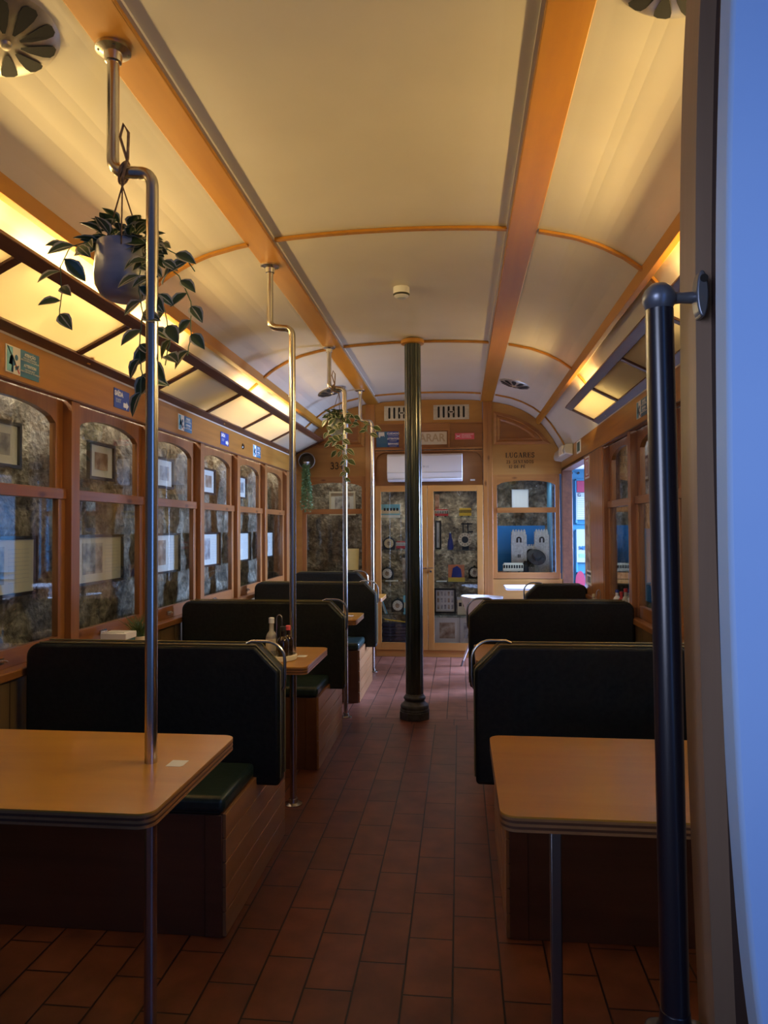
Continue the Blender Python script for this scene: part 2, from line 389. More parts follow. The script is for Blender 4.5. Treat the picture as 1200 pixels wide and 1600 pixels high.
# light boxes: dark grid with frosted panels --------------------------------
def light_box(side, y0, y1, mull, label):
    s = side; xo, zo = (XL, 2.125) if s < 0 else (XR, 2.125)
    xi, zi = (-1.435, 2.29) if s < 0 else (.80, 2.255)
    r = thing('light_box', label, 'light box', ((xo + xi) / 2, (y0 + y1) / 2, 2.15))
    dx, dz = xi - xo, zi - zo; L = math.hypot(dx, dz); ux, uz = dx / L, dz / L; nx, nz = -uz * (1 if dx > 0 else -1), abs(ux)
    def P(t, h): return (xo + ux * t + nx * h, zo + uz * t + nz * h)
    mb = MB()
    for t0, t1 in ((0, .055), (L - .055, L)):
        mb.prism([P(t0, 0), P(t1, 0), P(t1, .022), P(t0, .022)], 'Y', y0, y1)
    mb.prism([P(L - .055, 0.022), P(L - .035, .022), P(L - .035, .05), P(L - .055, .05)], 'Y', y0, y1)
    for ym in mull + [y1 - .02]:
        mb.prism([P(.055, 0.002), P(L - .055, 0.002), P(L - .055, .022), P(.055, .022)], 'Y', ym - .02, ym + .02)
    mb.build('grid_frame', W['dark'], r, bevel=.003)
    ys = [y0] + mull + [y1 - .02]
    for a, b in zip(ys, ys[1:]):
        mb = MB(); mb.prism([P(.05, .013), P(L - .05, .013), P(L - .05, .016), P(.05, .016)], 'Y', a + .018, b - .018)
        mb.build('light_panel', M['panel'], r)
    return P, L
ML = [2.22, 3.02, 3.85, 4.66, 5.47, 6.31]
light_box(-1, 1.3, 7.38, ML, 'long left light box of frosted panels in a dark wood grid')
MR = [2.21, 3.02, 3.79, 4.59]
light_box(1, 1.3, 5.42, MR, 'right light box of frosted panels in dark grid, ending before the far doorway')

# side walls ----------------------------------------------------------------
def Xs(side, d): return XL - d if side < 0 else XR + d      # d = depth outward from inner wall face
def bxs(mb, side, d0, d1, y0, y1, z0, z1, m=0):
    a, b = sorted((Xs(side, d0), Xs(side, d1))); return mb.box(a, b, y0, y1, z0, z1, m)
def wall(side, ymax, posts, name, dado_m):
    r = sthing(name, (Xs(side, 0), 4, 0))
    mb = MB(); bxs(mb, side, 0, .03, 1.0, YB, 1.945, 2.135); mb.build('header_board', W['header'], r, bevel=.002)
    mb = MB(); bxs(mb, side, -.006, 0, 1.0, ymax, 1.945, 1.953); mb.build('header_bead', W['dark'], r)
    mb = MB(); bxs(mb, side, .05, .14, 1.0, YB, 2.1, 2.145); mb.build('header_back', W['dark'], r)
    for p in posts:
        mb = MB(); bxs(mb, side, 0, .08, p - .07, p, .80, 1.945); mb.build('post', W['sashZ'], r, bevel=.002)
    mb = MB(); bxs(mb, side, -.035 if side < 0 else -.02, .09, 1.0, ymax, .765, .80); mb.build('sill_shelf', W['sashY'], r, bevel=.006)
    mb = MB(); bxs(mb, side, .0, .03, 1.0, ymax, 0, .765)
    y = 1.0
    while y < ymax - .01:
        bxs(mb, side, -.006, 0, y + .004, min(y + .1975, ymax), .02, .76, 1); y += .2
    mb.build('dado', [W['dark'], dado_m], r)
    mb = MB(); bxs(mb, side, -.012, 0, 1.0, ymax, .50, .53); mb.build('dado_rail', W['dark'], r)
    return r
wn = 1
def window(side, y0, y1, handle=True):
    """sash window between two posts: arched upper light, plain lower light"""
    global wn
    r = sthing('window_%d' % wn, (Xs(side, .06), (y0 + y1) / 2, .80)); wn += 1
    d0, d1 = .045, .075; st = .055
    mb = MB()
    bxs(mb, side, d0, d1, y0, y0 + st, 1.535, 1.945); bxs(mb, side, d0, d1, y1 - st, y1, 1.535, 1.945)
    ya, yb = y0 + st, y1 - st; N = 16
    a, b = sorted((Xs(side, d0), Xs(side, d1)))
    for i in range(N):
        t0, t1 = i / N, (i + 1) / N
        f = lambda t: 1.835 + .065 * (1 - (2 * t - 1) ** 2) ** .6
        mb.prism([(ya + (yb - ya) * t0, f(t0)), (ya + (yb - ya) * t1, f(t1)), (ya + (yb - ya) * t1, 1.945), (ya + (yb - ya) * t0, 1.945)], 'X', a, b)
    mb.build('upper_frame', W['sashZ'], r)
    d0, d1 = .03, .06
    mb = MB(); bxs(mb, side, d0, d1, y0, y0 + st, .80, 1.49); bxs(mb, side, d0, d1, y1 - st, y1, .80, 1.49); mb.build('lower_stiles', W['sashZ'], r, bevel=.002)
    mb = MB(); bxs(mb, side, d0 - .006, d1, y0, y1, 1.49, 1.538); bxs(mb, side, d0, d1, y0 + st, y1 - st, .80, .872); mb.build('rails', W['sashY'], r, bevel=.002)
    mb = MB(); bxs(mb, side, .058, .061, ya - .01, yb + .01, 1.53, 1.91); mb.build('upper_pane', M['glass'], r)
    mb = MB(); bxs(mb, side, .044, .047, ya - .01, yb + .01, .865, 1.5); mb.build('lower_pane', M['glass'], r)
    if handle:
        yc = (y0 + y1) / 2 - .1; mb = MB()
        bxs(mb, side, .022, .03, yc - .03, yc + .03, .822, .846)
        x = Xs(side, .018); mb.tube([(x, yc - .04, .832), (x, yc - .02, .836), (x, yc + .02, .836), (x, yc + .04, .83)], .005, 8)
        mb.build('sash_handle', M['chrome'], r)
PL = [3.115 + .808 * k for k in range(-3, 6)]
wl = wall(-1, YB, PL, 'wall_left', W['board'])
for a, b in zip(PL[1:], PL[2:]): window(-1, a, b - .07)
mb = MB(); bxs(mb, -1, .0, .08, PL[-1], YB, .80, 1.945); mb.build('corner_board', W['pineZ'], wl, bevel=.002)
PR = [5.34 - .808 * k + 0 for k in range(0, 6)]
wr = wall(1, 6.05, PR, 'wall_right', W['board'])
for a, b in zip(PR[1:], PR): window(1, a, b - .07)
mb = MB(); bxs(mb, 1, -.004, .08, 5.30, 6.05, .80, 1.945); mb.build('panel_board', W['pineZ'], wr, bevel=.002)
mb = MB(); bxs(mb, 1, .0, .10, 7.34, YB, 0, 1.945); bxs(mb, 1, 0, .10, 6.05, YB, 1.93, 1.96); mb.build('doorway_lining', W['dark'], wr, bevel=.002)

# rough stone outside the windows
def stone_sheet(name, fn, nu, nv):
    mb = MB(); vs = []
    for j in range(nv + 1):
        for i in range(nu + 1): vs.append(fn(i / nu, j / nv))
    mb.add(vs, [(j * (nu + 1) + i, j * (nu + 1) + i + 1, (j + 1) * (nu + 1) + i + 1, (j + 1) * (nu + 1) + i) for j in range(nv) for i in range(nu)])
    return struct(mb.build(name, M['stone'], at=(0, 0, 0)))
from mathutils import noise as mn
def bump3(p, amp): return amp * (mn.noise(Vector(p) * 3.3) + .5 * mn.noise(Vector(p) * 9.1) + .3 * mn.noise(Vector(p) * 23.))
def fL(u, v):
    y = 1.0 + 7.2 * u; z = .1 + 2.0 * v; return (-1.965 + bump3((3, y, z), .028), y, z)
stone_sheet('wall_left_stone', fL, 260, 80)
def fR(u, v):
    y = 1.0 + 5.0 * u; z = .1 + 2.0 * v; return (1.30 + bump3((9, y, z), .03), y, z)
stone_sheet('wall_right_stone', fR, 180, 80)
def fB(u, v):
    x = -2.05 + 3.1 * u; z = .0 + 2.4 * v; return (x, 7.98 + bump3((x, 20, z), .035), z)
stone_sheet('wall_back_stone', fB, 150, 110)
# caps that close the gap between panelling and stone
mb = MB(); mb.box(-2.1, -1.86, 1, 8.0, 2.05, 2.2); mb.box(1.13, 1.45, 1, 6.1, 2.05, 2.2); mb.box(-2.1, 1.1, 7.46, 8.1, 2.35, 2.5); mb.box(1.08, 1.45, 6.05, 6.14, 0, 2.2)
trim(mb, W['dark'])

# end bulkhead ----------------------------------------------------------------
wb = sthing('wall_back', (XC, YB, 0))
def topz(x):
    pts = arch_pts(n=80)
    for (x0, z0), (x1, z1) in zip(pts, pts[1:]):
        if x0 <= x <= x1: return z0 + (z1 - z0) * (x - x0) / (x1 - x0) - .004
    return 2.12
def panel_under_arch(mb, x0, x1, z0, y0, y1, m=0, k=24, dz=0.):
    for i in range(k):
        a = x0 + (x1 - x0) * i / k; b = x0 + (x1 - x0) * (i + 1) / k
        mb.prism([(a, z0), (b, z0), (b, max(topz(b) - dz, z0 + .001)), (a, max(topz(a) - dz, z0 + .001))], 'Y', y0, y1, m)
mb = MB(); panel_under_arch(mb, -.89, .245, 2.46, YB, YB + .03); mb.build('vent_board', W['ply'], wb)
mb = MB(); mb.box(-.89, .245, YB + .004, YB + .03, 2.19, 2.46); mb.build('sign_board', W['plydark'], wb)
mb = MB(); mb.box(-.89, .245, YB - .01, YB + .01, 2.452, 2.462); mb.box(-.89, .245, YB - .015, YB + .01, 2.178, 2.196); mb.box(-.89, .245, YB - .006, YB + .01, 2.156, 2.168)
mb.box(-.585, -.57, YB - .008, YB + .006, 2.2, 2.45); mb.box(-.115, -.095, YB - .008, YB + .006, 2.2, 2.45); mb.box(-.57, -.115, YB - .004, YB + .006, 2.38, 2.45)
mb.build('moulding', W['pineX'], wb)
mb = MB(); mb.box(-.89, .245, YB + .03, YB + .05, 1.80, 2.16)
for sx, x in ((1, -.89), (-1, .245)):      # little curved brackets in the top corners of the recess
    pts = [(x, 2.16)] + [(x + sx * (.10 - .10 * math.sin(t)), 2.16 - .10 + .10 * math.cos(t)) for t in [i * PI / 12 for i in range(6, -1, -1)]]
    pts = [(x, 2.16), (x + sx * .1, 2.16)] + [(x + sx * (.1 - .09 * math.sin(t)), 2.06 + .09 * math.cos(t)) for t in [i * PI / 12 for i in range(0, 7)]] + [(x, 2.06)]
    mb.prism(pts, 'Y', YB, YB + .02)
mb.build('recess_board', W['plydark'], wb)
mb = MB(); panel_under_arch(mb, -1.75, -.99, 1.905, YB, YB + .03); mb.build('number_board', W['ply'], wb)
mb = MB(); panel_under_arch(mb, .345, 1.05, 1.905, YB, YB + .03); mb.build('seat_board', W['ply'], wb)
for x0, x1 in ((-.99, -.89), (.25, .345)):
    mb = MB(); panel_under_arch(mb, x0, x1, 0, YB - .02, YB + .04, k=2); mb.build('corner_post', W['pineZ'], wb, bevel=.002)
def quarter(mirror):
    # quarter-arch raised panel: mitred moulding plus inner field
    X = (lambda x: x) if not mirror else (lambda x: -.645 - x)
    mb = MB(); x0, x1, z0 = .36, .95, 2.215
    def ring(e):
        a, b = x0 + e, x1 - e * 2.6; z = z0 + e
        pts = [(a, z)]; N = 14
        pts.append((b, z))
        for i in range(1, N + 1):
            t = i / N; x = b + (a - b) * t; xx = max(x, .36)
            zz = min(topz(max(xx + e * .6, .36)) - .10 - e, 2.585 - e)
            pts.append((x, max(zz, z + .002)))
        return pts
    rings = [ring(0), ring(.03), ring(.036), ring(.062), ring(.075)]; ys = [YB - .004, YB - .016, YB - .002, YB - .012, YB - .001]
    nn = len(rings[0])
    for q in range(4):
        A, B = rings[q], rings[q + 1]
        for i in range(nn):
            j = (i + 1) % nn
            mb.add([(X(A[i][0]), ys[q], A[i][1]), (X(A[j][0]), ys[q], A[j][1]), (X(B[j][0]), ys[q + 1], B[j][1]), (X(B[i][0]), ys[q + 1], B[i][1])], [(0, 1, 2, 3)])
    mb.add([(X(p[0]), ys[4], p[1]) for p in rings[4]], [tuple(range(nn))], 1)
    mb.build('quarter_panel', [W['pineX'], W['plydark']], wb)
quarter(False); quarter(True)
# number and seat lettering
def arc(cx, cz, rx, rz, a0, a1, n=9): return [(cx + rx * math.cos(math.radians(a0 + (a1 - a0) * i / n)), cz + rz * math.sin(math.radians(a0 + (a1 - a0) * i / n))) for i in range(n + 1)]
T, t_ = .17, .06     # thick and thin stroke
GL = {  # width, strokes (points, thickness)
 'L': (.72, [([(.18, 0), (.18, 1)], T), ([(.02, .03), (.68, .03)], t_), ([(.66, 0), (.66, .26)], t_), ([(.02, .97), (.36, .97)], t_)]),
 'U': (.86, [([(.18, .3), (.18, 1)], T), (arc(.42, .3, .24, .28, 180, 360), .10), ([(.66, .3), (.66, 1)], t_), ([(.02, .97), (.36, .97)], t_), ([(.52, .97), (.80, .97)], t_)]),
 'G': (.86, [(arc(.42, .5, .32, .47, 50, 310, 14), .13), ([(.66, .05), (.66, .42)], .13), ([(.50, .42), (.80, .42)], t_), ([(.66, .72), (.66, .98)], t_)]),
 'A': (.86, [([(.12, 0), (.42, 1)], t_), ([(.42, 1), (.72, 0)], T), ([(.24, .33), (.60, .33)], t_), ([(0, .03), (.26, .03)], t_), ([(.56, .03), (.86, .03)], t_)]),
 'R': (.86, [([(.18, 0), (.18, 1)], T), ([(.02, .97), (.45, .97)], t_), (arc(.42, .74, .22, .23, 90, -90), .12), ([(.2, .51), (.45, .51)], t_), ([(.44, .5), (.72, 0)], .14), ([(.02, .03), (.34, .03)], t_), ([(.62, .03), (.84, .03)], t_)]),
 'E': (.76, [([(.18, 0), (.18, 1)], T), ([(.02, .97), (.66, .97)], t_), ([(.02, .03), (.68, .03)], t_), ([(.2, .51), (.5, .51)], t_), ([(.66, 0), (.66, .25)], t_), ([(.64, .76), (.64, 1)], t_), ([(.5, .38), (.5, .64)], t_)]),
 'S': (.66, [(arc(.32, .74, .22, .23, 20, 270, 10), .11), (arc(.32, .26, .24, .24, 90, -160, 10), .13), ([(.56, .72), (.56, .98)], t_), ([(.06, .02), (.06, .28)], t_)]),
 'N': (.88, [([(.16, 0), (.16, 1)], t_), ([(.14, 1), (.70, 0)], T), ([(.70, 0), (.70, 1)], t_), ([(.0, .97), (.22, .97)], t_), ([(.56, .97), (.84, .97)], t_), ([(.02, .03), (.30, .03)], t_)]),
 'T': (.76, [([(.36, 0), (.36, 1)], T), ([(.04, .97), (.68, .97)], t_), ([(.05, .76), (.05, 1)], t_), ([(.67, .76), (.67, 1)], t_), ([(.2, .03), (.52, .03)], t_)]),
 'D': (.86, [([(.18, 0), (.18, 1)], T), ([(.02, .97), (.38, .97)], t_), ([(.02, .03), (.38, .03)], t_), (arc(.36, .5, .34, .47, 90, -90, 12), .13)]),
 'O': (.86, [(arc(.42, .5, .32, .46, 0, 360, 20), .12)]),
 'P': (.76, [([(.18, 0), (.18, 1)], T), ([(.02, .97), (.42, .97)], t_), (arc(.40, .72, .24, .25, 90, -90), .12), ([(.2, .47), (.42, .47)], t_), ([(.02, .03), (.34, .03)], t_)]),
 '1': (.50, [([(.25, 0), (.25, 1)], T), ([(.08, .84), (.25, .98)], t_), ([(.06, .03), (.44, .03)], t_)]),
 '2': (.62, [(arc(.29, .72, .22, .25, 170, -30, 9), .11), ([(.48, .60), (.08, .06)], .10), ([(.04, .06), (.56, .06)], .13)]),
 '3': (.62, [(arc(.27, .74, .20, .23, 150, -90, 9), .11), (arc(.27, .27, .24, .25, 90, -150, 9), .13)]),
 '4': (.66, [([(.42, 0), (.42, 1)], T), ([(.42, .98), (.04, .3)], t_), ([(.04, .28), (.62, .28)], t_), ([(.26, .03), (.58, .03)], t_)]), ' ': (.4, [])}
GL['É'] = (GL['E'][0], GL['E'][1] + [([(.34, 1.08), (.52, 1.26)], .09)])
def serif_text(name, body, size, loc, parent, bold=.0):
    cap = size * .72; wx = cap * .98; tot = sum(GL[c][0] for c in body) * wx + (len(body) - 1) * .08 * wx
    x = loc[0] - tot / 2; mb = MB(); y = loc[1]; z0 = loc[2] - cap / 2
    for c in body:
        for pts, th in GL[c][1]:
            th = th * cap * 1.1
            for (a, b), (c1, d1) in zip(pts, pts[1:]):
                p = Vector((x + a * wx, z0 + b * cap)); q = Vector((x + c1 * wx, z0 + d1 * cap)); dd = (q - p)
                if dd.length < 1e-6: continue
                dd.normalize(); nn = Vector((-dd.y, dd.x)) * th / 2; e = dd * (th * .25 if len(pts) > 2 else 0)
                p2, q2 = p - e, q + e
                mb.prism([tuple(p2 + nn), tuple(p2 - nn), tuple(q2 - nn), tuple(q2 + nn)], 'Y', y - .0006, y)
        x += (GL[c][0] + .08) * wx
    return mb.build(name, M['ink'], parent, smooth=False)
serif_text('number_lettering', '334', .10, (-1.30, YB - .002, 2.022), wb, .003)
serif_text('seat_lettering', 'LUGARES', .070, (.63, YB - .002, 2.105), wb, .0025)
serif_text('seat_lettering', '23  SENTADOS', .043, (.63, YB - .002, 2.035), wb, .0008)
serif_text('seat_lettering', '12 DE PÉ', .043, (.60, YB - .002, 1.985), wb, .0008)
# windows in the bulkhead
def end_window(x0, x1):
    global wn
    r = sthing('window_%d' % wn, ((x0 + x1) / 2, YB, .82)); wn += 1
    st = .045; mb = MB(); y0, y1 = YB, YB + .035
    mb.box(x0, x0 + st, y0, y1, .82, 1.905); mb.box(x1 - st, x1, y0, y1, .82, 1.905); mb.build('stiles', W['pineZ'], r, bevel=.002)
    mb = MB(); xa, xb = x0 + st, x1 - st; mb.box(xa, xb, y0, y1, .82, .885); mb.box(xa, xb, y0 - .006, y1, 1.505, 1.558)
    N = 16; f = lambda t: 1.79 + .05 * (1 - (2 * t - 1) ** 2) ** .55
    for i in range(N):
        a, b = xa + (xb - xa) * i / N, xa + (xb - xa) * (i + 1) / N
        mb.prism([(a, f(i / N)), (b, f((i + 1) / N)), (b, 1.905), (a, 1.905)], 'Y', y0, y1)
    mb.build('rails', W['pineX'], r)
    mb = MB(); mb.box(xa - .01, xb + .01, YB + .018, YB + .021, .88, 1.52); mb.build('lower_pane', M['glass'], r)
    mb = MB(); mb.box(xa - .01, xb + .01, YB + .026, YB + .029, 1.54, 1.85); mb.build('upper_pane', M['glass'], r)
end_window(.345, 1.03); end_window(-1.68, -.99)
mb = MB()
for x0, x1 in ((.345, 1.05), (-1.77, -.99)):
    mb.box(x0, x1, YB, YB + .03, 0, .60); mb.box(x0, x1, YB - .005, YB + .03, .605, .815)
mb.box(-1.77, -1.68, YB, YB + .03, .815, 1.905)
mb.build('lower_boards', W['ply'], wb, bevel=.003)
mb = MB(); mb.box(-1.66, -1.0, YB + .03, YB + .2, .80, .875); mb.box(.36, 1.04, YB + .03, YB + .42, .80, .875); mb.build('inner_ledge', W['plydark'], wb)

# far doorway on the right ----------------------------------------------------
dr = sthing('door_1', (1.5, 7.62, 0))
mb = MB(); X0, X1 = 1.115, 1.95; mb.box(X0, X1, 7.60, 7.64, 0.02, 1.97); mb.build('leaf', M['doorb'], dr, bevel=.004)
mb = MB()
for z0, z1 in ((.15, .80), (.86, 1.32), (1.38, 1.86)):
    for e, y in ((0, 7.585), ):
        mb.box(X0 + .10, X1 - .10, y, 7.60, z0, z0 + .018); mb.box(X0 + .10, X1 - .10, y, 7.60, z1 - .018, z1)
        mb.box(X0 + .10, X0 + .118, y, 7.60, z0, z1); mb.box(X1 - .118, X1 - .10, y, 7.60, z0, z1)
mb.build('door_moulding', M['doorb'], dr, bevel=.003)
mb = MB(); mb.lathe([(.012, 0), (.012, .01)], (1.185, 7.59, 1.925), 12, ax='Y'); mb.lathe([(.012, 0), (.012, .01)], (1.255, 7.59, 1.925), 12, ax='Y'); mb.build('bolt', M['jet'], dr)
t = thing('notice', 'pink-topped white notice taped high on the blue door', 'notice', (1.29, 7.585, 1.5))
mb = MB(); mb.box(1.235, 1.42, 7.583, 7.585, 1.72, 1.84); mb.build('pink_header', M['pinkd'], t)
mb = MB(); mb.box(1.225, 1.42, 7.582, 7.585, 1.43, 1.715); mb.build('sheet', M['paperd'], t)
mb = MB()
for k in range(11): mb.box(1.24, 1.40, 7.5815, 7.582, 1.66 - k * .02, 1.666 - k * .02)
mb.build('printed_lines', M['acg'], t)
text('lettering', 'G', .05, (1.24, 7.58, 1.69), M['ink'], t)
t = thing('notice', 'white notice with blue MB mark on the blue door, below the pink one', 'notice', (1.3, 7.585, .9))
mb = MB(); mb.box(1.225, 1.44, 7.582, 7.585, .98, 1.33); mb.build('sheet', M['paperd'], t)
text('lettering', 'MB', .055, (1.25, 7.58, 1.13), M['teal'], t, bold=.002)
mb = MB(); mb.box(1.25, 1.4, 7.581, 7.582, 1.03, 1.07); mb.build('blue_band', M['skyb'], t)
mb = MB(); mb.prism([(1.26 + .05 * math.cos(a), .78 + .11 * math.sin(a)) for a in [i * PI / 8 for i in range(16)]], 'Y', 7.582, 7.586); o = mb.build('round_sticker', M['pinkd']); tag(o, 'red and white round sticker low on the blue door', 'sticker')
mb = MB(); mb.box(1.13, 2.4, 6.0, 7.75, 1.965, 2.05); mb.box(1.13, 2.4, 7.64, 7.75, 0, 2.05); o = mb.build('doorway_reveal', M['plaster']); struct(o)

# front opening: jamb and blue-lit wall at the right edge --------------------
def ribbon(name, L, R, y0, y1, m, **k):
    mb = MB()
    for i in range(len(L) - 1):
        mb.prism([L[i], R[i], R[i + 1], L[i + 1]], 'Y', y0, y1)
    bmo = mb.build(name, m, at=(0, 0, 0), **k)
    b = bmesh.new(); b.from_mesh(bmo.data); bmesh.ops.remove_doubles(b, verts=b.verts, dist=.0002)
    b.to_mesh(bmo.data); b.free(); return struct(bmo)
def curve(pts, n=40):
    # smooth Catmull-Rom through (z, x) samples, returns list of (x, z)
    zs = [p[0] for p in pts]; out = []
    for i in range(n + 1):
        z = zs[0] + (zs[-1] - zs[0]) * i / n
        for k in range(len(pts) - 1):
            if (pts[k][0] - z) * (pts[k + 1][0] - z) <= 1e-9: break
        p0 = pts[max(k - 1, 0)]; p1 = pts[k]; p2 = pts[k + 1]; p3 = pts[min(k + 2, len(pts) - 1)]
        t = (z - p1[0]) / (p2[0] - p1[0])
        m1 = (p2[1] - p0[1]) / (p2[0] - p0[0]) * (p2[0] - p1[0]); m2 = (p3[1] - p1[1]) / (p3[0] - p1[0]) * (p2[0] - p1[0])
        x = (2 * t**3 - 3 * t**2 + 1) * p1[1] + (t**3 - 2 * t**2 + t) * m1 + (-2 * t**3 + 3 * t**2) * p2[1] + (t**3 - t**2) * m2
        out.append((x, z))
    return out
e1 = curve([(2.7, .43), (2.19, .389), (1.88, .377), (1.575, .3735), (1.273, .3725), (.974, .376), (.60, .386), (0, .40)])
e2 = curve([(2.7, .455), (2.19, .414), (1.88, .402), (1.575, .397), (1.273, .400), (.974, .408), (.60, .417), (0, .44)])
e3 = [(x + .12, z) for x, z in e2]
ribbon('trim_%d' % n, e1, e2, 1.15, 1.23, M['jambf']); n += 1
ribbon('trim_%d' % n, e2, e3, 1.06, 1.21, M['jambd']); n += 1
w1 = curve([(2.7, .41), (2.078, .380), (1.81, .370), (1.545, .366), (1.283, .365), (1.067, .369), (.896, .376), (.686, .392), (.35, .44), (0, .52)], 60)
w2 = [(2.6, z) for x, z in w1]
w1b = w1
o = ribbon('wall_front', w1b, w2, 1.0, 1.05, noisy('blue_shaded_plaster', (.38, .56, .84), (.42, .60, .86), (3, 3, 3), .7), bevel=.006)  # white plaster, with the blue daylight cast put into its colour
mb = MB(); mb.box(.275, 1.02, 1.105, 1.17, 0, .555); trim(mb, W['dark'], bevel=.004)

# grab pole with ball bracket at the front ------------------------------------
gp = thing('grab_pole', 'thick dark grab pole with grey ball bracket at the front doorway', 'pole', (.328, 1.15, .555))
mb = MB(); mb.tube([(.3275, 1.15, .56), (.3235, 1.15, 1.15), (.3185, 1.15, 1.695)], .0215, 24); mb.build('pole', M['navy'], gp)
mb = MB(); mb.lathe([(0.001, -.026), (.012, -.0235), (.020, -.016), (.0255, -.004), (.0262, .004), (.022, .015), (.013, .0235), (.001, .0265)], (.3185, 1.15, 1.712), 24)
mb.build('ball', M['grey'], gp)
mb = MB(); mb.tube([(.335, 1.15, 1.714), (.352, 1.15, 1.713), (.37, 1.15, 1.713), (.3725, 1.15, 1.713)], [.011, .0085, .0095, .0125], 16); mb.build('bracket_arm', M['grey'], gp)
mb = MB(); mb.prism([(.3775 + .009 * (1 if abs(a) < PI / 2 else 1) * math.cos(a), 1.712 + .037 * math.sin(a) * 1.0) for a in [i * PI / 12 for i in range(-12, 12)]], 'Y', 1.125, 1.152)
mb.build('wall_plate', M['grey'], gp, bevel=.003)
mb = MB(); mb.lathe([(.006, 0), (.006, .004)], (.379, 1.122, 1.735), 12, ax='Y'); mb.build('screw', M['jet'], gp)
mb = MB(); mb.prism(rrect(.285, .38, 1.118, 1.182, .02), 'Z', .555, .566); mb.lathe([(.03, .566), (.024, .58), (.0225, .60)], (.3275, 1.15, 0), 24); mb.build('floor_flange', M['navy'], gp, bevel=.002)

# ------------------------------------------------------------------ benches
def bench(side, width, label, loc, double=True, group='green leather booth benches', depth=.395, zt=.90):
    """local: x=0 at the aisle edge of the backrest, wall towards +w; y=0 backrest centre"""
    s = -1 if side < 0 else 1
    r = thing('booth_bench', label, 'bench', (0, 0, 0), group)
    w = width; bx = .10
    X = lambda x: s * x
    def P(poly): return [(X(a), b) for a, b in poly]
    cr = [(w - .055 + .055 * math.sin(t), zt - .055 + .055 * math.cos(t)) for t in [i * PI / 12 for i in range(0, 7)]]
    outline = [(0, .37), (0, zt - .095), (.095, zt)] + cr + [(w, .37)]
    mb = MB(); mb.prism(P(outline), 'Y', -.045, .045); mb.build('backrest', M['leather'], r, bevel=.014, seg=3)
    for yy in (-.047, .047):
        mb = MB(); mb.tube([(X(a), yy * .72, b + .002 if b > zt - .1 else b) for a, b in [(-.003, .40), (-.003, zt - .097), (.093, zt)] + [(q[0], q[1] + .002) for q in cr[:1]]], .0032, 8)
        mb.build('piping', M['piping'], r)
    # bowed handrail over the chamfered corner
    pts = [(.14, zt + .003), (.12, zt + .012), (.075, zt + .012)]
    for i in range(0, 8):
        t = i / 7 * PI / 2; pts.append((.062 - .062 * math.sin(t) - .012 * math.sin(t), zt - .06 + .072 * math.cos(t)))
    pts += [(-.012, zt - .12), (-.010, zt - .16), (-.002, zt - .175)]
    mb = MB(); mb.tube([(X(a), 0, b) for a, b in pts], .0062, 10); mb.build('handrail', M['chrome'], r)
    ends = ((-1,), (-1, 1))[double]
    y0, y1 = -depth, (depth if double else .045)
    mb = MB(); a, b = sorted((X(bx), X(w))); mb.prism([(a + (.0 if s > 0 else 0), 0), (b, 0), (b, .405), (a, .405)], 'Y', y0 + .012, y1 - .012); mb.build('box', W['bench'], r, bevel=.003)
    mb = MB(); a, b = sorted((X(bx - .012), X(bx)))
    nz = 5
    for i in range(nz):
        z0 = .405 / nz * i + .003; mb.box(a, b, y0, y1, z0, .405 / nz * (i + 1) - .0015)
    mb.box(*sorted((X(bx - .002), X(bx + .01))), y0 + .001, y1 - .001, .002, .405, 1)
    mb.build('side_planks', [W['plank'], W['bench']], r, bevel=.0015)
    for e in ends:
        ya, yb = sorted((e * .05, e * (depth + .012)))
        mb = MB(); a, b = sorted((X(bx - .008), X(w - .02))); mb.box(a, b, ya, yb, .407, .462); mb.build('seat_cushion', M['seatl'], r, bevel=.018, seg=3)
        mb = MB(); a, b = sorted((X(bx + .004), X(w)))
        yy = e * (depth + .0); yq = sorted((yy, yy - e * .012))
        mb.box(a, b, yq[0], yq[1], .0, .40); 
        a, b = sorted((X(bx + .0), X(bx + .06))); yq = sorted((yy + e * .004, yy)); mb.box(a, b, yq[0], yq[1], .0, .40)
        mb.build('front_board', W['bench'], r, bevel=.002)
    r.location = loc
    return r
WB = 1.03
b1 = bench(-1, WB, 'nearest left booth bench, dark green leather, behind the left front table', (-.69, 2.675, 0))
for y, lab in ((4.285, 'second left booth bench, dark leather back behind the condiment table'), (5.80, 'third left booth bench from the front, dark leather with pale plank side')):
    c = copy_tree(b1); c.location = (-.705 if y < 5 else -.69, y, 0); c['label'] = lab
bench(-1, .76, 'farthest left bench, narrow back against the end wall under the number 334', (-.965, 7.25, 0), double=False, depth=.40, zt=.895)
r1 = bench(1, .985, 'nearest right booth bench, dark leather, behind the right front table', (.055, 2.76, 0))
c = copy_tree(r1); c.location = (.055, 4.40, 0); c['label'] = 'second right booth bench, dark leather, behind the nearest right one'
bench(1, .50, 'short single-seat bench farthest on the right, near the blue door', (.545, 6.0, 0), double=False, depth=.40, zt=.875)

